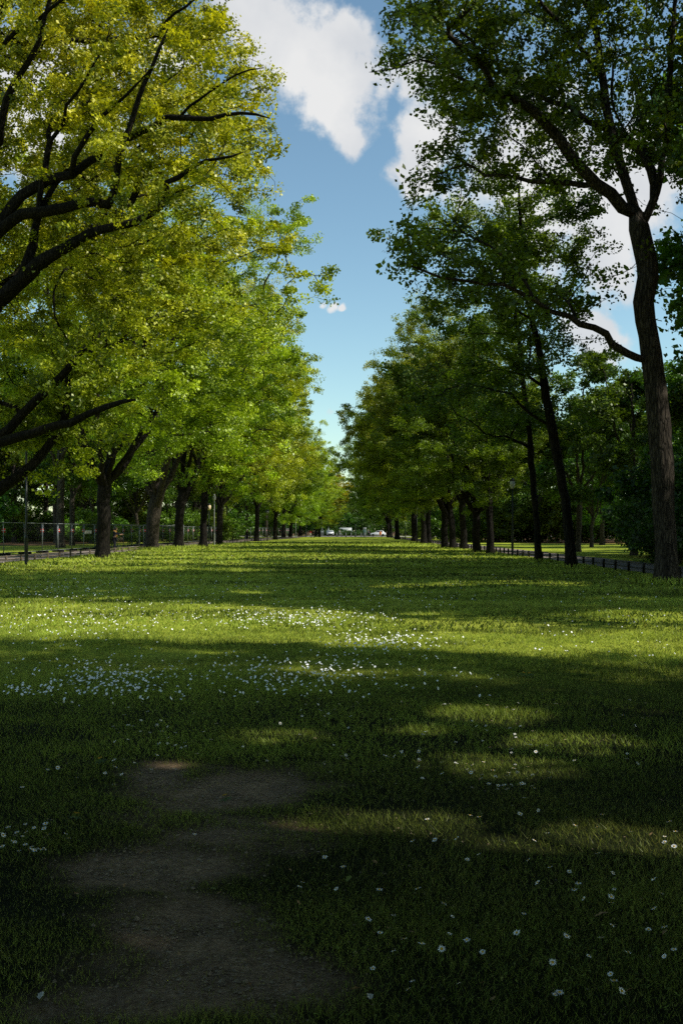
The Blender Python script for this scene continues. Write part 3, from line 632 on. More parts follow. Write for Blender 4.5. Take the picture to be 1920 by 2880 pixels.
p = gr(797, 1514.5); plant('row1', p[0], p[1], 'broad tree far along the left row with twin dark trunks beside it', rz=.4, sc=0.92, sz=1.04, col=(1.08, 1.2, .85))
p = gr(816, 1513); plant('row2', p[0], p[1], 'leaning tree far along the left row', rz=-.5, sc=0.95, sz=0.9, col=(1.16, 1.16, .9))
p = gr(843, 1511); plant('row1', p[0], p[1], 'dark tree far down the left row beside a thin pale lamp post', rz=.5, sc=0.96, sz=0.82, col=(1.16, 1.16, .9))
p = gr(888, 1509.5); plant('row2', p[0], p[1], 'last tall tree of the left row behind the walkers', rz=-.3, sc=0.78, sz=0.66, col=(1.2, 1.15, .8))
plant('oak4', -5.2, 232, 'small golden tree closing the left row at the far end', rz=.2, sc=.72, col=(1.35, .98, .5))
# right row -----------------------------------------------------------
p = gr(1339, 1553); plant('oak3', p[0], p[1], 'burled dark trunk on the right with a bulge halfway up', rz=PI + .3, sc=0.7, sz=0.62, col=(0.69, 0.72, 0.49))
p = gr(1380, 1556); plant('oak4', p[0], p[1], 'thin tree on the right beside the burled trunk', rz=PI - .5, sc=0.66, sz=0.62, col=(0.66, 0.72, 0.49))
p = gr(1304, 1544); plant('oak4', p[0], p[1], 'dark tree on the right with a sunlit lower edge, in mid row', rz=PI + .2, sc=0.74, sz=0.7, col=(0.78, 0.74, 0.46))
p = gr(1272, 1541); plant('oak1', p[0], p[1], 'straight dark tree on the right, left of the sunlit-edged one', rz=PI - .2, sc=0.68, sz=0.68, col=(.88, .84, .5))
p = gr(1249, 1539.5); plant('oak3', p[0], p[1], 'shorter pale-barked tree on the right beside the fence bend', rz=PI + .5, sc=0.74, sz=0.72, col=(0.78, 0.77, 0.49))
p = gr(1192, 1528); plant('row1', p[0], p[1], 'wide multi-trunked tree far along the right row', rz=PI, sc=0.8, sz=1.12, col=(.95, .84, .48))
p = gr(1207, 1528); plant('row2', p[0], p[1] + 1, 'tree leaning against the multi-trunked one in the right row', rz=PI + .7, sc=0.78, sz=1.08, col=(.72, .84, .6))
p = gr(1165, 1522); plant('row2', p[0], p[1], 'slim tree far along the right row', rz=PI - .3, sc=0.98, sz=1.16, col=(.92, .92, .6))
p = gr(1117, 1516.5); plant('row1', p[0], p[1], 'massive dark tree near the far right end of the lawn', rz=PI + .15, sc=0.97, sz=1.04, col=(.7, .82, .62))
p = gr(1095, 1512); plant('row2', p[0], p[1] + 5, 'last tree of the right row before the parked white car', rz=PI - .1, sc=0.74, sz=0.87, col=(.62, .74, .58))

plant('row1', 11.6, 233, 'dark low-hanging tree at the far right corner of the lawn', rz=PI + .4, sc=.82, sz=.84, col=(.55, .68, .55))
# woods and undergrowth ---------------------------------------------------
wr = random.Random(17)
def wood_tree(x, y, label, group, sc=1.0, col=(1, 1, 1), var=None):
    v = var or wr.choice(['wood1', 'wood2', 'wood3']); k = wr.uniform(.88, 1.12) * sc
    cc = tuple(c * wr.uniform(.85, 1.15) for c in col)
    return plant(v, x, y, label, rz=wr.uniform(0, 6.28), sc=k, col=cc, group=group, name='woodland_tree')
LW = ('grey-barked woodland tree standing behind the left mesh fence', 'woodland trees behind the left mesh fence')
p = gr(40, 1525); wood_tree(p[0], p[1], 'brown sunlit woodland trunk at the far left edge', None, 1.0, (1, 1, .9), 'wood3')
p = gr(158, 1527); wood_tree(p[0], p[1], 'pale sunlit woodland trunk left of the nearest full oak trunk', None, 1.0, (1.25, 1.2, .8), 'wood1')
for (x, y) in [(-25, 88), (-27, 101), (-30, 118), (-47, 125), (-52, 118), (-25, 118), (-22.5, 132), (-28, 136), (-35, 140), (-43, 144), (-51, 140), (-58, 132), (-21, 150), (-27, 158), (-34, 160), (-20, 172), (-26, 182), (-17.5, 190), (-22, 205), (-15.5, 215), (-19, 228), (-61, 150), (-46, 165), (-54, 170), (-29, 205), (-58, 158), (-66, 180), (-72, 198), (-50, 152), (-80, 212), (-62, 172), (-45, 136), (-38, 150), (-33, 132), (-42, 158)]:
    wood_tree(x + wr.uniform(-1, 1), y + wr.uniform(-2, 2), LW[0], LW[1], 1.0, (1.1, 1.1, .85))
RW = ('dark woodland tree standing beyond the path on the right', 'woodland trees beyond the right path')
for (x, y, s) in [(19.6, 40, 1.15), (18.4, 35.5, 1.15), (21, 46, 1.1), (18.6, 33.5, 1.0), (18, 61, .62), (17, 71, .66), (22, 58, .68), (25, 66, .7), (22, 90, .72), (28, 84, .75), (30, 100, .75), (24, 122, .8), (30, 126, .8), (20, 128, .8), (36, 120, .8), (18, 140, .85), (26, 140, .85), (16, 158, .85), (22, 165, .85), (16, 180, .85), (21, 195, .85), (16, 208, .85), (35, 140, .85), (42, 130, .85), (17, 226, .85), (44, 142, .9), (50, 150, .9), (38, 152, .9), (32, 146, .9), (27, 152, .9), (33, 112, .75), (30, 74, .75), (34, 90, .8), (27, 104, .75), (36, 104, .8)]:
    wood_tree(x + wr.uniform(-.5, .5), y + wr.uniform(-1.5, 1.5), RW[0], RW[1], s, (.75, .9, .8))
EW = ('distant dark tree beyond the road closing the view', 'distant trees beyond the road')
for k in range(17):
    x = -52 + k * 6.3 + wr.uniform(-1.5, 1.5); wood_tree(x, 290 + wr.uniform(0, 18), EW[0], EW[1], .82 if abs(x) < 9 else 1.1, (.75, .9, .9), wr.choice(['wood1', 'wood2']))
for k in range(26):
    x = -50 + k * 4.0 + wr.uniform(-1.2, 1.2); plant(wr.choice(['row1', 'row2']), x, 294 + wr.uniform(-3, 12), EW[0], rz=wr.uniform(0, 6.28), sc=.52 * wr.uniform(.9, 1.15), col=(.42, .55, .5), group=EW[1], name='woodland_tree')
def shrub(x, y, label, group=None, sc=1.0, col=(1, 1, 1), var=None):
    return plant(var or wr.choice(['bush1', 'bush2', 'bush3']), x, y, label, 'shrub', wr.uniform(0, 6.28), sc * wr.uniform(.85, 1.2), None, tuple(c * wr.uniform(.85, 1.15) for c in col), group, 'shrub')
SL = ('leafy shrub in the wood behind the left mesh fence', 'shrubs in the left wood')
shrub(-23, 61, 'dark leafy shrub at the left edge behind the mesh fence', None, 1.0, (.6, .9, .8), 'bush3')
for k in range(40):
    shrub(-66 + k * 1.25 + wr.uniform(-1, 1), 138 + wr.uniform(-10, 16), *SL, 1.25, (1.15, 1.15, .8))
for (x, y) in [(-24, 100), (-22.5, 110), (-24, 140), (-21, 160), (-20, 176), (-18, 196), (-16, 222), (-23, 184), (-30, 126), (-38, 132)]: shrub(x, y, *SL, 1.0, (1.0, 1.05, .8))
SR = ('dark shrub beside the path on the right', 'dark shrubs beside the right path')
for (x, y, s) in [(15.2, 45, 1.1), (16.6, 49, 1.1), (15.4, 40, 1.1), (15.3, 34, 1.1), (17.2, 55, 1.0), (18.6, 46, 1.3), (17.5, 39, 1.4), (17.5, 33, 1.4), (19.5, 60, 1.0), (20, 52, 1.3)]: shrub(x, y, *SR, s, (.42, .55, .55))
SB = ('sunlit shrub at the wood edge beyond the right-hand lawn', 'shrubs at the wood edge beyond the right lawn')
for k in range(22): shrub(15.5 + k * 1.5 + wr.uniform(-.6, .6), 122 + wr.uniform(0, 12), *SB, 1.25, (1.1, 1.05, .85))
for (x, y) in [(15.6, 150), (16.5, 170), (15.4, 190), (15.5, 205), (16, 220), (18, 136)]: shrub(x, y, *SB, 1.1, (1.0, 1.1, .85))
SE = ('dark shrub at the foot of the distant trees', 'shrubs below the distant trees')
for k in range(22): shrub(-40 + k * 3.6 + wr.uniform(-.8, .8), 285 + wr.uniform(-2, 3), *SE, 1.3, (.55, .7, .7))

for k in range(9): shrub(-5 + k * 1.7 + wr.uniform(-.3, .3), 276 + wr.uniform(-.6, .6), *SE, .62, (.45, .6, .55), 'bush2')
# unseen trees added beside and behind the camera to shade the lawn
SH = ('unseen broad oak placed to shade the near lawn', 'unseen oaks placed to shade the lawn')
SHADE = [('shade1', *S1[:2], 1.0), ('oak1', 9.8, -13, 1.0), ('shade2', *S2[:2], 1.0), ('oak3', -18, 1, 1.0), ('oak2', 2.5, -10.5, 1.05), ('oak4', 18, -10, 1.0), ('oak1', -15, -10, 1.1), ('oak3', 11, -20, 1.1), ('shade3', *S3[:2], 1.0), ('oak1', 26, 37, 1.1), ('shade4', *S4[:2], 1.0), ('shade5', *S5[:2], 1.0)]
for (v, x, y, s) in SHADE:
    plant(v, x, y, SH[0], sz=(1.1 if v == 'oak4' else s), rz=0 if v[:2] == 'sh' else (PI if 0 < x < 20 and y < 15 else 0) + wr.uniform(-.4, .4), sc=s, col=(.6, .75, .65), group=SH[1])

# ------------------------------------------------------------------ grass
def grass():
    rng = np.random.default_rng(77); V = []; tint = []; dry = []
    bands = [(2.3, 4.2, 12500, .0030, .029), (4.2, 6.5, 7200, .0040, .031), (6.5, 10, 3000, .0065, .038), (10, 15, 1100, .012, .050), (15, 24, 300, .026, .062), (24, 42, 85, .055, .075), (42, 75, 22, .12, .09), (75, 130, 6, .25, .10)]
    for (a, b, dens, w, h) in bands:
        wd = lambda y: np.minimum(.36 * y + 2.6, 60)
        area = 2 * np.trapezoid(wd(np.linspace(a, b, 20)), np.linspace(a, b, 20)) if hasattr(np, 'trapezoid') else 2 * np.trapz(wd(np.linspace(a, b, 20)), np.linspace(a, b, 20))
        n = int(area * dens * 1.05); y = rng.uniform(a, b, int(n * 1.3)); k = rng.random(len(y)) < wd(y) / wd(b); y = y[k]
        x = rng.uniform(-1, 1, len(y)) * wd(y)
        k = (x < 10.5) & np.array([True] * len(x)); lo = np.interp(y, [0, 48, 95, 120, 150], [-15.6, -15.5, -14.8, -13.3, -11.7]); k &= x > lo
        d = dirt_mask(x, y); k &= rng.random(len(x)) > d * .80
        k &= rng.random(len(x)) < .72 + .4 * nz(x, y, 3.1, 1)
        x = x[k]; y = y[k]; d = d[k]; n = len(x)
        hgt = h * rng.uniform(.4, 1.2, n) * (1 + .4 * nz(x, y, 1.7, 4)) * (1 - .62 * d); hgt = np.maximum(hgt, .008)
        ang = rng.uniform(0, 6.283, n); wv = w * rng.uniform(.6, 1.2, n); lean = hgt * np.abs(rng.normal(.8, .5, n)); la = rng.uniform(0, 6.283, n)
        z = ground_z(x, y) - d * .012
        bx, by = np.cos(ang) * wv * .5, np.sin(ang) * wv * .5
        tri = np.stack([np.stack([x - bx, y - by, z - .004], 1), np.stack([x + bx, y + by, z - .004], 1), np.stack([x + np.cos(la) * lean, y + np.sin(la) * lean, z + hgt], 1)], 1)
        V.append(tri.reshape(-1, 3))
        tint.append(np.clip(.45 + .35 * nz(x, y, .5, 2) + .25 * nz(x, y, 2.5, 5) + rng.normal(0, .22, n), 0, 1))
        near_shade = 1 - ss(6.5, 12.0, y + .8 * nz(x, y, .6, 3)); tint[-1] = tint[-1] * (1 - .42 * near_shade); dr = np.clip(.03 + .20 * nz(x, y, .8, 7) + .45 * d + rng.normal(0, .16, n), 0, .85); dr = np.where(rng.random(n) < .05, .9, dr); dry.append(dr)  # near blades darkened by colour to deepen the foreground shade
    # taller tufts round the tree feet
    for (cx, cy, r, n, h) in [(9.2, 28.0, .9, 500, .22), (9.1, 39.4, .8, 350, .2), (-13.4, 56, 1.2, 500, .2), (-14.8, 77, 2.4, 900, .28), (-14, 85, 2.0, 700, .28), (9.3, 47.6, .7, 250, .2), (9.4, 69, .9, 250, .22), (-13.5, 42.6, .6, 160, .16), (-13.2, 95, 1, 250, .22), (-13.2, 108, 1, 250, .22)]:
        q_ = rng.uniform(0, 6.283, n); rr_ = r * (.3 + .9 * rng.random(n)); x = cx + np.cos(q_) * rr_; y = cy + np.sin(q_) * rr_; hg = h * rng.uniform(.3, 1.2, n); w = hg * .18
        a_ = rng.uniform(0, 6.283, n); l_ = rng.uniform(0, 6.283, n); ln = hg * rng.uniform(.1, .8, n)
        tri = np.stack([np.stack([x - np.cos(a_) * w, y - np.sin(a_) * w, 0 * x], 1), np.stack([x + np.cos(a_) * w, y + np.sin(a_) * w, 0 * x], 1), np.stack([x + np.cos(l_) * ln, y + np.sin(l_) * ln, hg], 1)], 1)
        V.append(tri.reshape(-1, 3)); tint.append(np.clip(rng.normal(.75, .2, n), 0, 1)); dry.append(np.clip(rng.normal(.12, .1, n), 0, 1))
    n = 30000; y = rng.uniform(2.5, 10, n); x = rng.uniform(-1, 1, n) * (.36 * y + .6)
    k = (nz(x, y, 1.9, 8) + rng.normal(0, .25, n) > .5) & (dirt_mask(x, y) < .75); x = x[k]; y = y[k]; n = len(x)
    L = rng.uniform(.004, .010, n); a_ = rng.uniform(0, 6.283, n); z = ground_z(x, y) + rng.uniform(.008, .03, n); tz = rng.normal(0, .35, n) * L
    c_, s2 = np.cos(a_) * L, np.sin(a_) * L
    A = np.stack([x - c_, y - s2, z - tz], 1); B = np.stack([x + s2 * .55, y - c_ * .55, z + L * .15], 1); Cc = np.stack([x + c_, y + s2, z + tz], 1); Dd = np.stack([x - s2 * .55, y + c_ * .55, z + L * .15], 1)
    V.append(np.stack([A, B, Cc, A, Cc, Dd], 1).reshape(-1, 3)); tt = np.repeat(np.clip(rng.normal(.22, .15, n), 0, 1), 2); tint.append(tt); dry.append(np.where(np.repeat(rng.random(n) < .06, 2), .7, .02))
    V = np.vstack(V); n = len(V) // 3
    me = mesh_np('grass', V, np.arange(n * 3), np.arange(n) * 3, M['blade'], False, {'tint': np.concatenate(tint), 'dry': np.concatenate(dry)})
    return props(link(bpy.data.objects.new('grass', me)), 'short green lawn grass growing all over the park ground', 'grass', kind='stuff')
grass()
def litter():                                # crumbs of soil and shredded dry matter on the bare patch
    rng = np.random.default_rng(8); n = 60000; y = rng.uniform(2.6, 8, n); x = rng.uniform(-1, .7, n) * (.36 * y + .3); d = dirt_mask(x, y); k = rng.random(n) < d * .9 + .03; x = x[k]; y = y[k]; n = len(x)
    L = rng.gamma(1.4, .0021, n) + .0012; a = rng.uniform(0, 6.28, n); z = ground_z(x, y) - dirt_mask(x, y) * .010
    asp = rng.uniform(.25, 1, n); ux, uy = np.cos(a) * L, np.sin(a) * L; vx, vy = -np.sin(a) * L * asp, np.cos(a) * L * asp; h = L * rng.uniform(.3, 1.0, n)
    P = np.stack([x, y, z], 1); U = np.stack([ux, uy, 0 * x], 1); W = np.stack([vx, vy, 0 * x], 1); T = P + np.stack([0 * x, 0 * x, h], 1)
    V = np.stack([P + U, P + W, P - U, P - W, T], 1).reshape(-1, 3); b = np.arange(n)[:, None] * 5
    Fc = np.stack([b + np.array([[0, 1, 4]]), b + np.array([[1, 2, 4]]), b + np.array([[2, 3, 4]]), b + np.array([[3, 0, 4]])], 1).reshape(-1, 3)
    me = mesh_np('soil_crumbs', V, Fc.ravel(), np.arange(len(Fc)) * 3, M['pebble'])
    props(link(bpy.data.objects.new('soil_crumbs', me)), 'loose soil crumbs strewn over the bare earth patch', 'soil', kind='stuff')
litter()

# ------------------------------------------------------------------ flowers and leaves on the lawn
def daisy_meshes(seed, far=False):
    rng = np.random.default_rng(seed); mb = MB(); n = 9 if far else 15; R = .0115
    for k in range(n):
        a = 2 * math.pi * k / n + rng.normal(0, .07); w = .0031 if not far else .0052; r = R * rng.uniform(.88, 1.08); zt = rng.uniform(-.002, .003)
        c, s_ = math.cos(a), math.sin(a); P = lambda u, v, z: (c * u - s_ * v, s_ * u + c * v, z)
        mb.add([P(.002, 0, 0), P(r * .6, -w * .5, .0006), P(r, 0, zt), P(r * .6, w * .5, .0006)], [(0, 1, 2, 3)])
    pet = mb
    ce = MB().lathe([(.0037, .0002), (.0034, .0016), (.0018, .0026), (.0002, .0028)], 8)
    return pet.mesh('petals', M['petal']), ce.mesh('flower_centre', M['yellow'])
DA = [daisy_meshes(k) for k in range(4)]
stem_me = MB().tube([(0, 0, -.045), (.002, .001, -.02), (0, 0, 0)], [.0012, .0011, .0009], 4).mesh('stem', M['stem'])
def scatter_daisies():
    rng = np.random.default_rng(12); pts = []
    def region(x0, x1, y0, y1, n, gauss=True):
        for _ in range(n):
            if gauss: px = (x0 + x1) / 2 + rng.normal() * (x1 - x0) / 4; py = (y0 + y1) / 2 + rng.normal() * (y1 - y0) / 4
            else: px = rng.uniform(x0, x1); py = rng.uniform(y0, y1)
            p = gr(px, max(py, 1530)); pts.append((p[0], p[1]))
    region(60, 520, 1868, 1972, 300); region(540, 1180, 1848, 1965, 320); region(0, 160, 1930, 1975, 40); region(0, 1400, 1815, 2000, 170, False)
    region(560, 1080, 1715, 1775, 420); region(900, 1280, 1780, 1845, 220); region(-60, 560, 1690, 1815, 330); region(-60, 560, 1630, 1690, 260); region(500, 1300, 1640, 1720, 160, False)
    region(0, 1920, 1590, 1700, 330, False); region(1500, 1900, 1720, 1860, 70, False); region(300, 1500, 2000, 2210, 85, False); region(1150, 1900, 1990, 2200, 30, False)
    region(0, 1900, 1550, 1600, 260, False)
    region(1240, 1560, 2140, 2300, 34); region(1100, 1910, 2300, 2500, 26, False); region(960, 1910, 2500, 2870, 46, False); region(0, 190, 2330, 2440, 26); region(400, 580, 2095, 2130, 8); region(300, 560, 2020, 2090, 14); region(330, 760, 2340, 2420, 4, False); region(840, 1020, 2380, 2520, 5, False); region(60,460,2180,2260,7,False)
    pts.sort(key=lambda p: p[1]); return pts, rng
pts, drng = scatter_daisies()
pts = [p for p in pts if not (p[1] < 8 and dirt_mask(np.array([p[0]]), np.array([p[1]]))[0] > .6 and drng.random() < .7)]
near = pts[:300]; far = pts[300:]
for i, (x, y) in enumerate(near):
    z = float(ground_z(np.array([x]), np.array([y]))[0]) + drng.uniform(.032, .062)
    pe, ce = DA[i % 4]; s_ = drng.uniform(.85, 1.4)
    r = thing('daisy', 'small white daisy with yellow centre in the shaded foreground grass', 'daisy', (x, y, z), drng.uniform(0, 6.28), 'daisies in the shaded foreground')
    r.scale = (s_, s_, s_); r.rotation_euler = (drng.normal(.22, .3), drng.normal(0, .3), drng.uniform(0, 6.28))
    link(bpy.data.objects.new('petals', pe), r); link(bpy.data.objects.new('flower_centre', ce), r)
    if y < 6: link(bpy.data.objects.new('stem', stem_me), r)
def far_daisies():
    n = len(far); P = np.array(far); x, y = P[:, 0], P[:, 1]; V = []; 
    z = ground_z(x, y) + drng.uniform(.045, .075, n) + np.clip((y - 20) * .0012, 0, .03); R = .0125 * drng.uniform(.6, 1.15, n) * (1 + np.clip((y - 16) * .006, 0, .4)); tx = drng.normal(.35, .35, n); ty = drng.normal(0, .35, n)
    ang = np.arange(7) * 2 * math.pi / 7
    dx = R[:, None] * np.cos(ang); dy = R[:, None] * np.sin(ang); dz = dx * ty[:, None] + dy * tx[:, None]
    V = np.stack([x[:, None] + dx, y[:, None] + dy, z[:, None] + dz], 2).reshape(-1, 3)
    me = mesh_np('daisies', V, np.arange(n * 7), np.arange(n) * 7, M['petal'])
    props(link(bpy.data.objects.new('daisies', me)), 'countless white daisies dotting the middle and far lawn', 'daisies', kind='stuff')
far_daisies()
dand = MB()
for k in range(26):
    a = k * 2.4; r = .016 * math.sqrt((k + 3) / 29); c, s_ = math.cos(a), math.sin(a)
    dand.add([(c * r * .2, s_ * r * .2, .004), (c * r - s_ * .003, s_ * r + c * .003, .008 - r * .25), (c * r * 1.1, s_ * r * 1.1, .007 - r * .3), (c * r + s_ * .003, s_ * r - c * .003, .008 - r * .25)], [(0, 1, 2, 3)])
dand_me = dand.mesh('flower_head', M['dandelion'])
lf = MB()
for k in range(7):
    a = k * .9; L = .05; c, s_ = math.cos(a), math.sin(a)
    lf.add([(0, 0, -.03), (c * L * .5 - s_ * .009, s_ * L * .5 + c * .009, -.018), (c * L, s_ * L, -.026), (c * L * .5 + s_ * .009, s_ * L * .5 - c * .009, -.018)], [(0, 1, 2, 3)])
lf_me = lf.mesh('rosette', M['stem'])
for (px, py, lab) in [(633, 2250, 'yellow dandelion alone on the bare earth patch'), (216, 2320, 'yellow dandelion beside the left daisy cluster'), (282, 2155, 'yellow dandelion left of the top of the bare patch'), (870, 1897, 'yellow dandelion among daisies near the middle of the shaded lawn'),
                      (995, 1896, 'yellow dandelion just right of the mid-lawn daisy drift'), (1471, 1906, 'left one of two dandelions close together on the right lawn'), (1488, 1907, 'right one of two dandelions close together on the right lawn'), (1812, 1868, 'yellow dandelion near the right edge of the lawn'), (1906, 1636, 'yellow dandelion at the foot of the big right-hand oak')]:
    p = gr(px, py); z = float(ground_z(p[:1], p[1:2])[0]) + .045
    t = thing('dandelion', lab, 'dandelion', (p[0], p[1], z)); t.rotation_euler = (.25, 0, px)
    link(bpy.data.objects.new('flower_head', dand_me), t); link(bpy.data.objects.new('rosette', lf_me), t); link(bpy.data.objects.new('stem', stem_me), t)
def leaf_mesh(seed, mat, L=.034):
    rng = np.random.default_rng(seed); mb = MB(); m = 6; l = []; r = []; c = []
    for k in range(m + 1):
        u = k / m; w = L * .42 * math.sin(math.pi * u) ** .7 * (1 + .25 * math.sin(u * 15 + seed)); zc = .12 * L * math.sin(u * 3 + seed); c.append((L * (u - .5) * 2, 0, zc)); l.append((L * (u - .5) * 2, w, zc + w * rng.uniform(.2, .6))); r.append((L * (u - .5) * 2, -w, zc + w * rng.uniform(.2, .6)))
    vs = c + l + r; n = m + 1; fs = []
    for k in range(m): fs += [(k, k + 1, n + k + 1, n + k), (k + 1, k, 2 * n + k, 2 * n + k + 1)]
    mb.add(vs, fs); return mb.mesh('fallen_leaf', mat)
LM = [leaf_mesh(1, M['dryleaf']), leaf_mesh(2, M['dryleaf'], .026), leaf_mesh(3, M['greenleaf']), leaf_mesh(4, M['paleleaf'], .03)]
lspots = [(115, 2835, 3, 'long pale leaf lying in the grass at the bottom left corner'), (980, 2484, 2, 'yellow-green leaf lying in grass below the middle daisies'), (1040, 2830, 3, 'pale folded leaf in grass at the bottom centre'), (1690, 2605, 0, 'curled brown twig-like leaf in the right foreground grass'), (385, 2675, 0, 'orange-brown dry leaf on the grassy edge of the bare patch'), (600, 2520, 2, 'round green leaf on the bare soil')]
for (px, py, k, lab) in lspots:
    p = gr(px, py); o = link(bpy.data.objects.new('fallen_leaf', LM[k])); o.location = (p[0], p[1], float(ground_z(p[:1], p[1:2])[0]) + .03); o.rotation_euler = (.1, .15, px * .37); o.scale = (.8,) * 3; props(o, lab, 'leaf')
for k in range(36):
    px = drng.uniform(60, 1900); py = 2080 + 790 * drng.random() ** .8
    p = gr(px, py); o = link(bpy.data.objects.new('fallen_leaf', LM[int(drng.integers(0, 2))])); s_ = drng.uniform(.28, .55); o.scale = (s_, s_, s_); o.location = (p[0], p[1], float(ground_z(p[:1], p[1:2])[0]) + drng.uniform(.012, .04)); o.rotation_euler = (drng.normal(0, .4), drng.normal(0, .4), drng.uniform(0, 6.28))
    props(o, 'small dry brown leaf lying in the foreground grass', 'leaf', 'dry leaves in the foreground grass')

# ------------------------------------------------------------------ low railings
def low_fence(name, label, posts, mats, ball=True, h=.30):
    t = thing(name, label, 'low fence', (posts[0][0], posts[0][1], 0)); o0 = np.array([posts[0][0], posts[0][1], 0.0])
    pm = MB()
    if ball: pm.lathe([(.048, -.05), (.048, h * .8), (.062, h * .82), (.062, h * .88), (.034, h * .91), (.052, h * .97), (.056, h * 1.05), (.040, h * 1.13), (.006, h * 1.17)], 10)
    else: pm.box((0, 0, h * .5 - .03), (.09, .09, h + .06), 0, .012)
    pme = pm.mesh('post', mats[0])
    for k, (x, y) in enumerate(posts):
        o = link(bpy.data.objects.new('post', pme), t); o.location = (x - o0[0], y - o0[1], 0)
    for k in range(len(posts) - 1):
        a = np.array([*posts[k], 0.]) - o0; b = np.array([*posts[k + 1], 0.]) - o0; mb = MB()
        if ball:
            sag = [a + (b - a) * u + np.array([0, 0, h * .62 - .018 * math.sin(math.pi * u)]) for u in (0, .25, .5, .75, 1)]; mb.tube(sag, .02, 6)
        else:
            for zz in (h * .42, h * .86): mb.tube([a + np.array([0, 0, zz]), b + np.array([0, 0, zz])], .026, 6)
        mb.build('rail', mats[1], t)
    return t
ry = []; y = 22.0
while y < 232: ry.append((10.42 + .05 * math.sin(y * .3), y)); y += 1.75 if y < 110 else 2.6
low_fence('low_fence', 'low black iron fence with ball-topped posts along the right path', ry, (M['iron'], M['iron']), True, .33)
ly = []; y = 38.0
while y < 226: ly.append((lf_x(y), y)); y += 2.1 if y < 120 else 3.2
low_fence('low_fence', 'low dark wooden railing along the left path edge', ly, (M['wood'], M['wood']), False, .34)
low_fence('low_fence', 'low dark railing across the far end of the lawn', [(-8.5 + k * 1.9, 214 + .2 * math.sin(k)) for k in range(11)], (M['iron'], M['iron']), False, .42)

# ------------------------------------------------------------------ construction fence
def panel_meshes():
    w, h = 3.45, 2.0; fr = MB()
    fr.tube([(0.02, 0, .12), (0.02, 0, h)], .021, 8); fr.tube([(w - .02, 0, .12), (w - .02, 0, h)], .021, 8); fr.tube([(0.02, 0, h - .02), (w - .02, 0, h - .02)], .021, 8); fr.tube([(0.02, 0, .14), (w - .02, 0, .14)], .021, 8)
    wm = MB()
    for k in range(1, 30): x = w * k / 30; wm.box((x, 0, (h + .14) / 2), (.0022, .0022, h - .18))
    for k in range(1, 12): z = .14 + (h - .16) * k / 12; wm.box((w / 2, .006, z), (w - .06, .0022, .0022))
    ft = MB().box((0, 0, .075), (.82, .24, .15), 0, .03)
    rd = MB().box((0, -.03, 1.5), (.20, .02, .24), 0, .008); rd2 = MB().box((0, -.043, 1.5), (.20, .006, .05))
    return fr.mesh('frame', M['galv']), wm.mesh('wire_mesh', M['wire']), ft.mesh('foot_block', M['rubber']), rd.mesh('red_marker', M['red']), rd2.mesh('stripe', M['white'])
PM = panel_meshes()
plab = 'wire mesh construction fence panel on black foot blocks along the left path'
y = 53.0; k = 0; prng = random.Random(9)
while y < 224:
    x0 = cf_x(y); y1 = y + 3.42; x1 = cf_x(y1); ang = math.atan2(y1 - y, x1 - x0)
    lab, grp = plab, 'construction fence panels along the left path'
    t = thing('fence_panel', lab, 'fence panel', (x0 - .55, y, 0), ang, grp); t.rotation_euler = (prng.uniform(-.03, .03), 0, ang)
    link(bpy.data.objects.new('frame', PM[0]), t); link(bpy.data.objects.new('wire_mesh', PM[1]), t)
    f = link(bpy.data.objects.new('foot_block', PM[2]), t); f.rotation_euler = (0, 0, PI / 2)
    m = link(bpy.data.objects.new('red_marker', PM[3]), t); m.rotation_euler = (0, 0, -PI / 2 * .8); m.location = (.06, 0, 0); s_ = link(bpy.data.objects.new('stripe', PM[4]), m)
    if k == 7:
        props(t, 'mesh construction fence panel carrying a white board, left of the nearest full trunk', 'fence panel'); del t['group']
        MB().box((1.2, -.06, 1.38), (2.2, .025, .26), 0, .006).build('white_board', M['white'], t)
    y = y1 + (.02); k += 1
for (x, yy, rz, lab) in [(-20.6, 84.5, .05, 'mesh construction fence panel standing square to the view behind the worker'), (-17.1, 86.2, .08, 'mesh construction fence panel between the two nearest full oak trunks'), (-19.7, 99, .1, 'mesh construction fence panel between the sunlit oak and the leaning oak')]:
    t = thing('fence_panel', lab, 'fence panel', (x, yy, 0), rz)
    link(bpy.data.objects.new('frame', PM[0]), t); link(bpy.data.objects.new('wire_mesh', PM[1]), t); f = link(bpy.data.objects.new('foot_block', PM[2]), t); f.location = (.05, 0, 0)
    m = link(bpy.data.objects.new('red_marker', PM[3]), t); m.location = (.2, 0, 0); link(bpy.data.objects.new('stripe', PM[4]), m)

# ------------------------------------------------------------------ lamp posts, bollards, signs
def lamp(label, x, y, h, mat, r=.045, base_h=1.1, head='M_lampgrey', tilt=0.0, headr=.16):
    t = thing('lamp_post', label, 'lamp post', (x, y, 0))
    MB().lathe([(r * 2.0, -.05), (r * 1.9, .05), (r * 1.7, .12), (r * 1.65, base_h), (r * 1.8, base_h + .03), (r * 1.05, base_h + .08), (r, base_h + .2), (r * .85, h)], 12).build('pole', mat, t, True)
    MB().lathe([(r * .9, h), (headr * .55, h + .03), (headr * .9, h + .12), (headr, h + .3), (headr * .92, h + .46), (headr * .5, h + .58), (.01, h + .62)], 14).build('lantern', M['lampglass'] if head == 'o' else M['lampgrey'], t, True)
    MB().lathe([(headr * .96, h + .47), (headr * 1.02, h + .5), (headr * .6, h + .62), (.02, h + .68)], 14).build('lantern_cap', mat, t, True)
    return t
p = gr(75, 1590); lamp('dark lamp post with a thicker foot at the far left of the lawn', p[0], p[1], 5.2, M['post_green'], .047, 1.15)
p = gr(603, 1534); lamp('thin pale lamp post standing at the left lawn edge', p[0], p[1], 4.5, M['post_grey'], .05, 1.1)
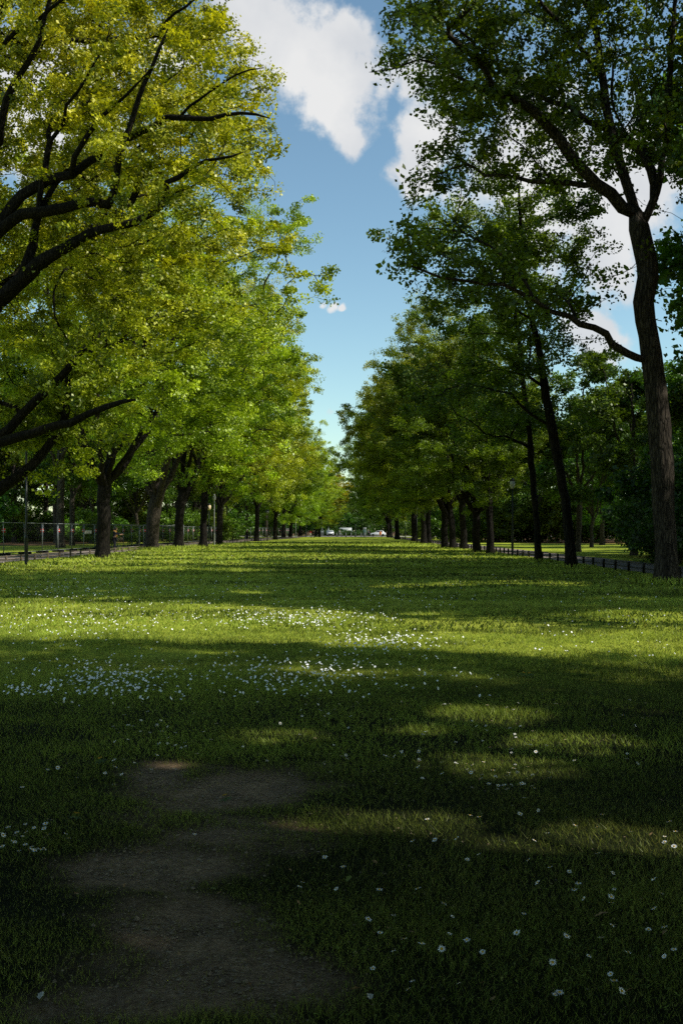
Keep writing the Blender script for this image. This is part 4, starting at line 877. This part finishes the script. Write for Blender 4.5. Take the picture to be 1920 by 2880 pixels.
p = gr(588, 1536); lamp('lamp post with a warm opal lantern against the dark trunk on the left', p[0], p[1], 3.45, M['post_green'], .035, 1.0, 'o', headr=.2)
p = gr(752, 1521); lamp('lamp post with a dull round lantern under the golden leaves on the left', p[0], p[1], 3.9, M['post_green'], .04, 1.0, headr=.22)
p = gr(832, 1513.5); lamp('pale lamp post beside a dark trunk far along the left row', p[0], p[1], 3.3, M['post_grey'], .055, 1.0)
p = gr(861, 1511); lamp('thin lamp post left of the distant walkers', p[0], p[1], 3.2, M['post_grey'], .055, 1.0)
p = gr(911, 1506.5); lamp('pale lamp post left of the parked white van', p[0], 262, 3.5, M['post_grey'], .07, 1.0)
p = gr(1440, 1562); lamp('dark lamp post by the low fence on the right', p[0], p[1], 4.0, M['post_green'], .042, 1.5)
p = gr(1313, 1543); lamp('pale-topped lamp post beside the sunlit-edged trunk on the right', p[0] + .2, p[1] + 4, 2.35, M['post_green'], .045, .9, headr=.10)
p = gr(1165, 1526); lamp('thin dark lamp post at the fence far along the right', p[0], p[1] - 4, 3.8, M['post_green'], .045, 1.0)
p = gr(1134, 1518); lamp('slim lamp post beside the massive dark trunk', p[0] + .3, p[1], 3.2, M['post_grey'], .045, 1.0)
def post(name, label, cat, x, y, h, r, mat, cap=True):
    o = MB().lathe([(r * 1.15, -.05), (r * 1.1, .06), (r, .1), (r * .97, h * .86), (r * .8, h * .88), (r * .8, h * .91), (r, h * .93), (r * .9, h * .98), (r * .3, h)], 12).build(name, mat, None, True); o.location = (x, y, 0); return props(o, label, cat)
p = gr(690, 1527); post('bollard', 'short pale post at the left lawn edge in front of the walker in black', 'post', p[0], p[1], .92, .05, M['post_grey'])
bl = ['pale bollard closest to the white van', 'pale bollard right of the cyclist', 'pale bollard left of the tall pale mast', 'pale bollard left of the glass information board', 'pale bollard right under the glass information board']
for (px, lab) in zip((946, 972, 987, 1015.3, 1026), bl): post('bollard', lab + ' at the far road', 'bollard', (px - 960) / F * 243, 243, 1.0, .10, M['post_grey'])
x = (999.3 - 960) / F * 240
o = MB().lathe([(.13, -.05), (.13, .2), (.085, .26), (.075, 2.95), (.05, 3.0)], 12).build('mast', M['post_grey'], None, True); o.location = (x, 240, 0); props(o, 'tall plain pale mast at the far end of the lawn', 'mast')
x = (1024.8 - 960) / F * 250
t = thing('information_board', 'tall glass information board with pale top beside a post at the far road', 'board', (x, 250, 0))
MB().box((0, 0, 1.05), (.72, .08, 1.45), 0, .01).build('panel', M['glass_grn'], t); MB().box((0, 0, 2.02), (.76, .12, .42), 0, .01).build('head_panel', M['lampgrey'], t)
MB().tube([(.40, 0, -.05), (.40, 0, 2.35)], .05, 8).build('leg', M['post_grey'], t); MB().tube([(-.34, 0, -.05), (-.34, 0, .4)], .04, 8).build('leg', M['post_grey'], t)
x = (1069 - 960) / F * 252
t = thing('litter_bin', 'orange litter bin on a post in front of the parked white car', 'bin', (x, 252, 0))
MB().lathe([(.20, .38), (.25, .42), (.27, 1.05), (.28, 1.12), (.20, 1.22)], 14).build('container', M['orange'], t, True); MB().tube([(.26, 0, -.05), (.26, 0, 1.7)], .035, 8).build('pole', M['galv'], t)
x = (905.5 - 960) / F * 258
t = thing('bike_stand', 'pale metal frame beside the lamp post left of the white van', 'stand', (x, 258, 0))
MB().tube([(-.3, 0, -.05), (-.3, 0, 1.5), (-.2, 0, 1.6), (.3, 0, 1.6), (.38, 0, 1.5), (.38, 0, -.05)], .05, 8).build('hoop', M['galv'], t); MB().box((.04, 0, 1.15), (.6, .04, .35), 0, .01).build('plate', M['lampgrey'], t)
x = (923.5 - 960) / F * 274
t = thing('traffic_sign', 'small square sign on a pole above the white van', 'sign', (x, 274, 0))
MB().tube([(0, 0, -.05), (0, 0, 2.6)], .04, 8).build('pole', M['galv'], t); MB().box((0, -.05, 1.75), (.5, .03, .42), 0, .01).build('plate', M['lampgrey'], t)

# ------------------------------------------------------------------ vehicles
def wheel(parent, x, y, r, w=.2, rz=0.0):
    o = link(bpy.data.objects.new('wheel', None), parent); o.location = (x, y, r); o.rotation_euler = (PI / 2, 0, 0)
    MB().lathe([(r * .62, -w / 2), (r * .95, -w / 2), (r, -w * .35), (r, w * .35), (r * .95, w / 2), (r * .62, w / 2)], 20).build('tyre', M['tyre'], o, True)
    MB().lathe([(r * .61, -w * .42), (r * .55, -w * .3), (r * .15, -w * .46), (r * .15, w * .46), (r * .55, w * .3), (r * .61, w * .42)], 12).build('rim', M['rim'], o)
    return o
def car(label, x, y, rz):
    t = thing('parked_car', label, 'car', (x, y, 0), rz)
    W = .86
    body = [(-2.05, .32), (-2.1, .55), (-2.05, .86), (-1.85, .98), (-1.0, 1.0), (.85, .98), (1.75, .82), (2.05, .68), (2.1, .45), (2.0, .28), (-1.9, .24)]
    mb = MB(); n = len(body)
    for k, (yy, s_) in enumerate(((-W, .93), (-W * .93, 1), (W * .93, 1), (W, .93))): pass
    rings = [(-W, .05), (-W + .07, 0), (W - .07, 0), (W, .05)]; vs = []
    for (yy, ins) in rings:
        for (a, b) in body: vs.append((a * (1 - ins * .6), yy, .6 + (b - .6) * (1 - ins * 1.6)))
    fs = [tuple(range(n)), tuple(range(4 * n - 1, 3 * n - 1, -1))]
    for r in range(3):
        for i in range(n): j = (i + 1) % n; fs.append((r * n + i, r * n + n + i, r * n + n + j, r * n + j))
    mb.add(vs, fs); mb.build('body', M['carwhite'], t)
    roof = [(-1.75, .99), (-1.35, 1.42), (-.9, 1.5), (.05, 1.47), (.95, .985)]
    mb = MB(); vs = [(a, s_ * (.80 if b < 1 else .62), b) for s_ in (-1, 1) for (a, b) in roof]; m = 5
    mb.add(vs, [tuple(range(m)), tuple(range(2 * m - 1, m - 1, -1))] + [(i, i + m, i + m + 1, i + 1) for i in range(m - 1)]); mb.build('cabin', M['carwhite'], t)
    for s_ in (-1, 1):
        for (nm, q) in (('side_window', [(-1.25, 1.05), (-1.1, 1.38), (-.45, 1.42), (-.42, 1.05)]), ('side_window', [(-.34, 1.05), (-.37, 1.42), (.05, 1.40), (.68, 1.05)])):
            mb = MB(); mb.add([(a, s_ * (.815 - (b - .99) * .36), b) for (a, b) in q], [(0, 1, 2, 3)]); mb.build(nm, M['glass'], t)
    mb = MB(); mb.add([(.90, -.70, 1.03), (.90, .70, 1.03), (.16, .58, 1.42), (.16, -.58, 1.42)], [(0, 1, 2, 3)]); mb.build('windscreen', M['glass'], t)
    mb = MB(); mb.add([(-1.73, -.70, 1.05), (-1.42, -.6, 1.38), (-1.42, .6, 1.38), (-1.73, .70, 1.05)], [(0, 1, 2, 3)]); mb.build('rear_window', M['glass'], t)
    for s_ in (-1, 1):
        MB().box((2.04, s_ * .6, .66), (.12, .34, .14), 0, .03).build('headlight', M['lampgrey'], t); MB().box((-2.06, s_ * .66, .76), (.1, .2, .2), 0, .02).build('tail_light', M['red'], t)
        for a in (-1.28, 1.32): wheel(t, a, s_ * .78, .31)
    return t
car('parked white car seen from its side behind the orange bin', (1062.5 - 960) / F * 262, 262, PI)
def van(label, x, y, rz, mat, H=2.0, W=1.8, L=4.4):
    t = thing('parked_van', label, 'van', (x, y, 0), rz)
    prof = [(-L / 2, .35), (-L / 2, .95), (-L / 2 + .55, 1.12), (-L / 2 + 1.15, H * .93), (-L / 2 + 1.6, H), (L / 2 - .12, H), (L / 2, H * .9), (L / 2, .35)]
    mb = MB(); mb.prism([(p[0], p[1]) for p in prof], -W / 2, W / 2); b = mb.build('body', mat, t)
    mb = MB(); mb.add([(-L / 2 + .60, -W * .44, 1.19), (-L / 2 + .60, W * .44, 1.19), (-L / 2 + 1.12, W * .42, H * .9), (-L / 2 + 1.12, -W * .42, H * .9)], [(0, 3, 2, 1)])
    for v_ in range(len(mb.v)): mb.v[v_] = (mb.v[v_][0] - .03, mb.v[v_][1], mb.v[v_][2] + .02)
    mb.build('windscreen', M['glass'], t)
    for s_ in (-1, 1):
        MB().box((-L / 2 - .01, s_ * W * .36, .78), (.08, .3, .18), 0, .02).build('headlight', M['lampgrey'], t)
        MB().box((-L / 2 + 1.7, s_ * (W / 2 + .004), H * .74), (.8, .02, H * .25), 0, .004).build('side_window', M['glass'], t)
        for a in (-L / 2 + .75, L / 2 - .8): wheel(t, a, s_ * (W / 2 - .08), .32)
    MB().box((-L / 2 - .02, 0, .55), (.06, W * .6, .16), 0, .02).build('grille', M['rubber'], t); MB().box((-L / 2 - .03, 0, .36), (.12, W * .96, .16), 0, .03).build('bumper', M['iron'], t)
    return t
van('small white van parked facing the lawn at its far left end', (927.5 - 960) / F * 266, 268, PI / 2 + .12, M['carwhite'], 1.5, 1.75, 3.4)
van('white delivery van parked far back beyond the road under the trees', (965 - 960) / F * 282, 280, .15, M['lampgrey'], 2.3, 1.9, 4.6)
van('pale blue van parked behind the dark hedge beyond the road', (980 - 960) / F * 283, 282, PI - .1, M['carblue'], 2.2, 1.9, 3.6)

# ------------------------------------------------------------------ people
import bmesh
def skin(name, joints, edges, mat, parent, sub=1, root=0):
    me = bpy.data.meshes.new(name); me.from_pydata([j[:3] for j in joints], edges, []); o = bpy.data.objects.new(name + '_cage', me); C.objects.link(o)
    m = o.modifiers.new('s', 'SKIN'); m.use_smooth_shade = True
    for v, j in zip(me.skin_vertices[0].data, joints): v.radius = (j[3], j[4] if len(j) > 4 else j[3])
    me.skin_vertices[0].data[root].use_root = True
    u = o.modifiers.new('u', 'SUBSURF'); u.levels = sub; u.render_levels = sub
    dg = bpy.context.evaluated_depsgraph_get(); dg.update(); ev = bpy.data.meshes.new_from_object(o.evaluated_get(dg)); ev.name = name
    bpy.data.objects.remove(o); ev.materials.clear(); ev.materials.append(mat)
    for p in ev.polygons: p.use_smooth = True
    return link(bpy.data.objects.new(name, ev), parent)
def person(label, x, y, rz, hgt, pose, top, legs, hair, coat=False, z=0.0, extra=None, covered=False):
    """faces -Y when rz = 0; pose gives joint offsets in a 1.75 m body"""
    t = thing('person', label, 'person', (x, y, z), rz); t.scale = (hgt / 1.75,) * 3
    J = dict(pelvis=(0, 0, .95), spine=(0, -.01, 1.15), chest=(0, 0, 1.34), neck=(0, -.01, 1.49), chin=(0, -.03, 1.56), head=(0, -.03, 1.65), crown=(0, -.02, 1.72))
    for s_, n in ((1, 'L'), (-1, 'R')):
        J.update({'sh' + n: (.19 * s_, 0, 1.42), 'el' + n: (.24 * s_, .02, 1.13), 'wr' + n: (.24 * s_, -.06, .89), 'hd' + n: (.24 * s_, -.08, .81), 'hip' + n: (.095 * s_, 0, .91), 'kn' + n: (.10 * s_, -.02, .50), 'an' + n: (.10 * s_, .02, .09), 'to' + n: (.11 * s_, -.15, .035)})
    J.update(pose)
    R = dict(pelvis=(.14, .105), spine=(.13, .095), chest=(.15, .11), neck=(.052, .055), chin=(.058, .07), head=(.078, .095), crown=(.055, .07))
    for n in 'LR': R.update({'sh' + n: (.058,), 'el' + n: (.042,), 'wr' + n: (.03,), 'hd' + n: (.038, .022), 'hip' + n: (.088,), 'kn' + n: (.06,), 'an' + n: (.042,), 'to' + n: (.042, .03)})
    names = list(J); idx = {n: i for i, n in enumerate(names)}
    E = [('pelvis', 'spine'), ('spine', 'chest'), ('chest', 'neck'), ('neck', 'chin'), ('chin', 'head'), ('head', 'crown')]
    for n in 'LR': E += [('chest', 'sh' + n), ('sh' + n, 'el' + n), ('el' + n, 'wr' + n), ('wr' + n, 'hd' + n), ('pelvis', 'hip' + n), ('hip' + n, 'kn' + n), ('kn' + n, 'an' + n), ('an' + n, 'to' + n)]
    body = skin('body', [(*J[n], *R[n]) for n in names], [(idx[a], idx[b]) for a, b in E], M['skin'], t)
    # fingers, nose, ears
    det = MB()
    for n in 'LR':
        h = Vector(J['hd' + n]); w = Vector(J['wr' + n]); d = (h - w).normalized(); sd = d.cross(Vector((1, 0, 0))); sd = sd.normalized() if sd.length > .2 else Vector((0, 1, 0))
        for k, L in enumerate((.065, .078, .072, .055)): o_ = sd * (k - 1.5) * .019; det.tube([h + o_, h + o_ + d * L * .6, h + o_ + d * L + Vector((0, 0, .004))], [.009, .0085, .006], 5)
        det.tube([w + d * .04 + sd * .03, w + d * .07 + sd * .055, w + d * .105 + sd * .055], [.011, .010, .007], 5)
    hd = Vector(J['head']); det.tube([hd + Vector((0, -.085, .015)), hd + Vector((0, -.11, -.02))], [.008, .014], 6)
    for s_ in (-1, 1): det.box(tuple(hd + Vector((s_ * .078, .01, -.01))), (.014, .035, .055), 0, .005)
    det.build('fingers_and_ears', M['skin'], body)
    fe = MB()
    for s_ in (-1, 1): fe.box(tuple(hd + Vector((s_ * .03, -.092, .012))), (.024, .01, .011), 0, .003)
    fe.box(tuple(hd + Vector((0, -.083, -.052))), (.045, .012, .01), 0, .003); fe.build('eyes_and_mouth', M['hair_dark'], body)
    k = 1.2
    tn = ['spine', 'chest', 'shL', 'shR', 'elL', 'elR', 'wrL', 'wrR', 'pelvis']; ti = {n: i for i, n in enumerate(tn)}
    skin('jacket', [(*J[n], *[r * k for r in R[n]]) for n in tn], [(ti[a], ti[b]) for a, b in (('spine', 'chest'), ('chest', 'shL'), ('chest', 'shR'), ('shL', 'elL'), ('shR', 'elR'), ('elL', 'wrL'), ('elR', 'wrR'), ('spine', 'pelvis'))], M[top], t)
    ln = ['pelvis', 'hipL', 'knL', 'anL', 'hipR', 'knR', 'anR']; li = {n: i for i, n in enumerate(ln)}
    skin('trousers', [(*J[n], *[r * k for r in R[n]]) for n in ln], [(0, 1), (1, 2), (2, 3), (0, 4), (4, 5), (5, 6)], M[legs], t)
    for n in 'LR':
        a = Vector(J['an' + n]); b = Vector(J['to' + n]); MB().tube([a + Vector((0, .05, -.045)), a + Vector((0, 0, -.03)), b + Vector((0, .03, .01)), b + Vector((0, -.03, .005))], [.04, .05, .045, .02], 8).build('shoe', M['cloth_black'], t, True)
    if coat:
        pv = Vector(J['pelvis']); ch = Vector(J['spine']); MB().tube([ch + Vector((0, 0, .1)), pv + Vector((0, 0, .05)), pv + Vector((0, 0, -.2)), pv + Vector((0, 0, -.45))], [.165, .17, .185, .21], 14).build('coat_skirt', M[top], t, True)
    MB().tube([hd + Vector((0, .03, -.09)), hd + Vector((0, .03, -.02)), hd + Vector((0, .02, .05)), hd + Vector((0, .0, .10)), hd + Vector((0, -.01, .125))], [.07, .092, .096, .07, .02], 12).build('hair', M[hair], t, True)
    if extra: extra(t, J)
    return t
walk = dict(hipL=(.095, 0, .91), knL=(.10, -.20, .53), anL=(.10, -.26, .13), toL=(.11, -.42, .07), knR=(-.10, .04, .50), anR=(-.10, .26, .12), toR=(-.11, .12, .035), elL=(.24, .12, 1.16), wrL=(.22, .12, .93), hdL=(.22, .11, .85), elR=(-.24, -.08, 1.14), wrR=(-.22, -.24, .98), hdR=(-.22, -.28, .91))
def worker_bits(t, J):
    a = Vector(J['shL']); b = Vector(J['elL'])
    mb = MB(); mb.tube([Vector(J['shR']) + Vector((0, 0, .03)), Vector(J['neck']) + Vector((0, .02, -.05)), a + Vector((0, 0, .03)), a + (b - a) * .5], [.072, .085, .08, .066], 10); mb.build('yellow_shoulder_panel', M['cloth_yellow'], t, True)
    mb = MB(); mb.tube([Vector(J['chest']) + Vector((.06, -.125, -.05)), Vector(J['spine']) + Vector((.06, -.13, 0)), Vector(J['pelvis']) + Vector((.06, -.13, .05))], [.04, .045, .045], 8); mb.build('yellow_front_panel', M['cloth_yellow'], t, True)
p = gr(318, 1551)
reach = dict(elL=(.22, -.22, 1.30), wrL=(.16, -.46, 1.24), hdL=(.14, -.54, 1.22), elR=(-.22, -.2, 1.24), wrR=(-.12, -.42, 1.22), hdR=(-.10, -.5, 1.21), neck=(0, -.05, 1.48), chin=(0, -.10, 1.54), head=(0, -.11, 1.62), crown=(0, -.10, 1.70))
person('person in dark work clothes with yellow shoulders reaching forward behind the nearest full trunk', p[0] + .12, p[1], PI / 2, 1.74, reach, 'cloth_navy', 'cloth_navy', 'hair_dark', extra=worker_bits)
p = gr(703, 1522.5); person('person with pale hair in a long black coat walking on the left path', p[0] - .4, p[1], PI * .95, 1.68, walk, 'cloth_black', 'cloth_black', 'hair_pale', True)
p = gr(880, 1513); person('person in a dark coat striding across the far left end of the lawn', p[0], p[1], -PI / 2, 1.66, walk, 'cloth_black', 'cloth_black', 'hair_dark', True)
p = gr(873, 1510.5); person('person in a red jacket and pale trousers on the far left path', p[0], p[1], .2, 1.66, walk, 'cloth_red', 'cloth_pale', 'hair_pale')
person('person in grey walking past the glass information board at the far road', (1035 - 960) / F * 256, 256, PI / 2 + .3, 1.72, walk, 'cloth_grey', 'cloth_black', 'hair_pale')
person('second person in black walking beside the one in grey at the far road', (1039 - 960) / F * 257, 257.5, PI / 2 + .3, 1.65, walk, 'cloth_black', 'cloth_black', 'hair_dark')
bx, by = (955 - 960) / F * 250, 250
b = thing('bicycle', 'pale bicycle ridden along the far road', 'bicycle', (bx, by, 0))
for (wx) in (-.52, .52):
    w = link(bpy.data.objects.new('wheel', None), b); w.location = (wx, 0, .34)
    MB().tube([(math.cos(a) * .33, 0, math.sin(a) * .33) for a in [k * 2 * PI / 20 for k in range(20)]], .022, 6, closed=True).build('tyre', M['tyre'], w)
    mb = MB(); mb.tube([(math.cos(a) * .30, 0, math.sin(a) * .30) for a in [k * 2 * PI / 20 for k in range(20)]], .016, 6, closed=True)
    for k in range(10): a = k * PI / 5; mb.tube([(0, 0, 0), (math.cos(a) * .3, 0, math.sin(a) * .3)], .004, 4)
    mb.build('rim', M['rim'], w)
mb = MB(); bb = (-.08, 0, .30); st = (-.2, 0, .82); hd_ = (.36, 0, .80); hb = (.40, 0, .66)
for a_, b_ in ((bb, st), (st, hd_), (bb, hb), (bb, (-.52, 0, .34)), (st, (-.52, 0, .34)), (hd_, hb), (hb, (.52, 0, .34)), (hd_, (.33, 0, 1.02)), (st, (-.22, 0, .92))): mb.tube([a_, b_], .02, 6)
mb.build('frame', M['carwhite'], b); MB().tube([(.30, -.28, 1.04), (.36, -.15, 1.03), (.36, .15, 1.03), (.30, .28, 1.04)], .016, 6).build('handlebar', M['iron'], b); MB().box((-.22, 0, .94), (.26, .16, .06), 0, .025, ).build('saddle', M['rubber'], b)
MB().tube([(-.08, -.14, .2), (-.08, -.1, .2), (-.08, -.1, .3), (-.08, .1, .3), (-.08, .1, .42), (-.08, .14, .42)], .012, 5).build('pedals', M['iron'], b)
ride = dict(pelvis=(0, .20, 1.02), spine=(0, .13, 1.2), chest=(0, .04, 1.38), neck=(0, -.02, 1.52), chin=(0, -.05, 1.59), head=(0, -.06, 1.67), crown=(0, -.05, 1.74))
for s_, n in ((1, 'L'), (-1, 'R')):
    ride.update({'sh' + n: (.18 * s_, .03, 1.44), 'el' + n: (.25 * s_, -.13, 1.22), 'wr' + n: (.26 * s_, -.26, 1.10), 'hd' + n: (.26 * s_, -.32, 1.07), 'hip' + n: (.09 * s_, .18, .98)})
ride.update(knL=(.11, -.16, .78), anL=(.12, .05, .50), toL=(.12, -.10, .45), knR=(-.11, -.05, .62), anR=(-.12, .09, .27), toR=(-.12, -.06, .22))
person('person in pale clothes riding a bicycle along the far road', bx, by, PI / 2, 1.75, ride, 'cloth_pale', 'cloth_grey', 'hair_dark')

# ------------------------------------------------------------------ sky, sun, camera
wt = world.node_tree; wt.nodes.clear()
sky = N(wt, 'ShaderNodeTexSky', sky_type='NISHITA'); sky.sun_disc = False; sky.sun_elevation = SUN_EL; sky.sun_rotation = math.pi / 2 - SUN_AZ; sky.air_density = 1.0; sky.dust_density = 0.6; sky.ozone_density = 1.2
tc = N(wt, 'ShaderNodeTexCoord'); D = tc.outputs['Generated']
wn = N(wt, 'ShaderNodeTexNoise'); wn.inputs['Scale'].default_value = 9; wn.inputs['Detail'].default_value = 5; wt.links.new(D, wn.inputs['Vector'])
wsub = N(wt, 'ShaderNodeVectorMath', operation='SUBTRACT'); wt.links.new(wn.outputs['Color'], wsub.inputs[0]); wsub.inputs[1].default_value = (.5, .5, .5)
wsc = N(wt, 'ShaderNodeVectorMath', operation='SCALE'); wt.links.new(wsub.outputs[0], wsc.inputs[0]); wsc.inputs['Scale'].default_value = 0.10
wad = N(wt, 'ShaderNodeVectorMath', operation='ADD'); wt.links.new(D, wad.inputs[0]); wt.links.new(wsc.outputs[0], wad.inputs[1])
acc = None
CL = [(850, 180, 125), (770, 110, 125), (960, 190, 105), (730, 20, 110), (960, 110, 80), (960, 330, 60), (900, 270, 90), (1060, 240, 50), (1190, 400, 85), (1150, 460, 60), (1220, 500, 55), (1600, 560, 190), (1720, 650, 150), (1450, 520, 130), (1780, 480, 150), (1660, 950, 80), (1500, 400, 120), (930, 828, 17), (900, 815, 14), (955, 832, 12), (935, 1150, 24), (960, 1180, 20),
      (60, 330, 170), (200, 260, 140), (150, 700, 110), (250, 740, 80), (1250, 250, 50), (500, 200, 90), (1150, 240, 55)]
for (px, py, r) in CL:
    c = Vector(((px - 960) / F, 1, (HZ - py) / F)).normalized()
    ds = N(wt, 'ShaderNodeVectorMath', operation='DISTANCE'); wt.links.new(wad.outputs[0], ds.inputs[0]); ds.inputs[1].default_value = c
    ma = N(wt, 'ShaderNodeMath', op='MULTIPLY_ADD'); wt.links.new(ds.outputs['Value'], ma.inputs[0]); ma.inputs[1].default_value = -1 / (r * 1.35 / F); ma.inputs[2].default_value = 1.0
    if acc is None: acc = ma.outputs[0]
    else:
        mx = N(wt, 'ShaderNodeMath', op='SMOOTH_MAX'); wt.links.new(acc, mx.inputs[0]); wt.links.new(ma.outputs[0], mx.inputs[1]); mx.inputs[2].default_value = 0.25; acc = mx.outputs[0]
fn = N(wt, 'ShaderNodeTexNoise'); fn.inputs['Scale'].default_value = 26; fn.inputs['Detail'].default_value = 8; fn.inputs['Roughness'].default_value = .62; wt.links.new(D, fn.inputs['Vector'])
fa = N(wt, 'ShaderNodeMath', op='MULTIPLY_ADD'); wt.links.new(fn.outputs['Fac'], fa.inputs[0]); fa.inputs[1].default_value = 1.5; fa.inputs[2].default_value = -.75
fs_ = N(wt, 'ShaderNodeMath', op='ADD'); wt.links.new(fa.outputs[0], fs_.inputs[0]); wt.links.new(acc, fs_.inputs[1])
mr = N(wt, 'ShaderNodeMapRange', interpolation_type='SMOOTHSTEP'); wt.links.new(fs_.outputs[0], mr.inputs['Value']); mr.inputs['From Min'].default_value = .02; mr.inputs['From Max'].default_value = .5; mr.inputs['To Max'].default_value = .95
cn = N(wt, 'ShaderNodeTexNoise'); cn.inputs['Scale'].default_value = 14; cn.inputs['Detail'].default_value = 6; wt.links.new(D, cn.inputs['Vector'])
CLOUD = 8.3
cc = ramp(wt, cn.outputs['Fac'], [(.34, (CLOUD * .82, CLOUD * .84, CLOUD * .87)), (.65, (CLOUD, CLOUD * .995, CLOUD * .985))])
skyc = mixc(wt, 1.0, sky.outputs[0], (1.64, 1.76, 1.54), 'MULTIPLY')
col = mixc(wt, mr.outputs['Result'], skyc, cc)
bg = N(wt, 'ShaderNodeBackground'); wt.links.new(col, bg.inputs[0]); bg.inputs[1].default_value = 0.105
wo = N(wt, 'ShaderNodeOutputWorld'); wt.links.new(bg.outputs[0], wo.inputs[0])

sl = bpy.data.lights.new('sun', 'SUN'); sl.energy = 5.0; sl.angle = math.radians(.53); sl.color = (1.0, .95, .86)
so = link(bpy.data.objects.new('sun', sl)); sv = Vector((math.cos(SUN_EL) * math.cos(SUN_AZ), math.cos(SUN_EL) * math.sin(SUN_AZ), math.sin(SUN_EL)))
so.rotation_euler = sv.to_track_quat('Z', 'Y').to_euler(); so.location = (40, 0, 60)

cam = bpy.data.cameras.new('camera'); co = link(bpy.data.objects.new('camera', cam)); co.location = (0, 0, CH); co.rotation_euler = (PI / 2, 0, 0)
cam.sensor_fit = 'VERTICAL'; cam.sensor_height = 36; cam.lens = 36 * F / 2880; cam.shift_y = (HZ - 1440) / 2880; cam.clip_start = .1; cam.clip_end = 6000
scene.camera = co
scene.view_settings.view_transform = 'Standard'; scene.view_settings.look = 'None'; scene.view_settings.exposure = 0; scene.view_settings.gamma = 0.88
scene.render.engine = 'CYCLES'
cy = scene.cycles; cy.use_denoising = False; cy.max_bounces = 4; cy.diffuse_bounces = 2; cy.glossy_bounces = 2; cy.transmission_bounces = 3; cy.transparent_max_bounces = 4; cy.caustics_reflective = False; cy.caustics_refractive = False
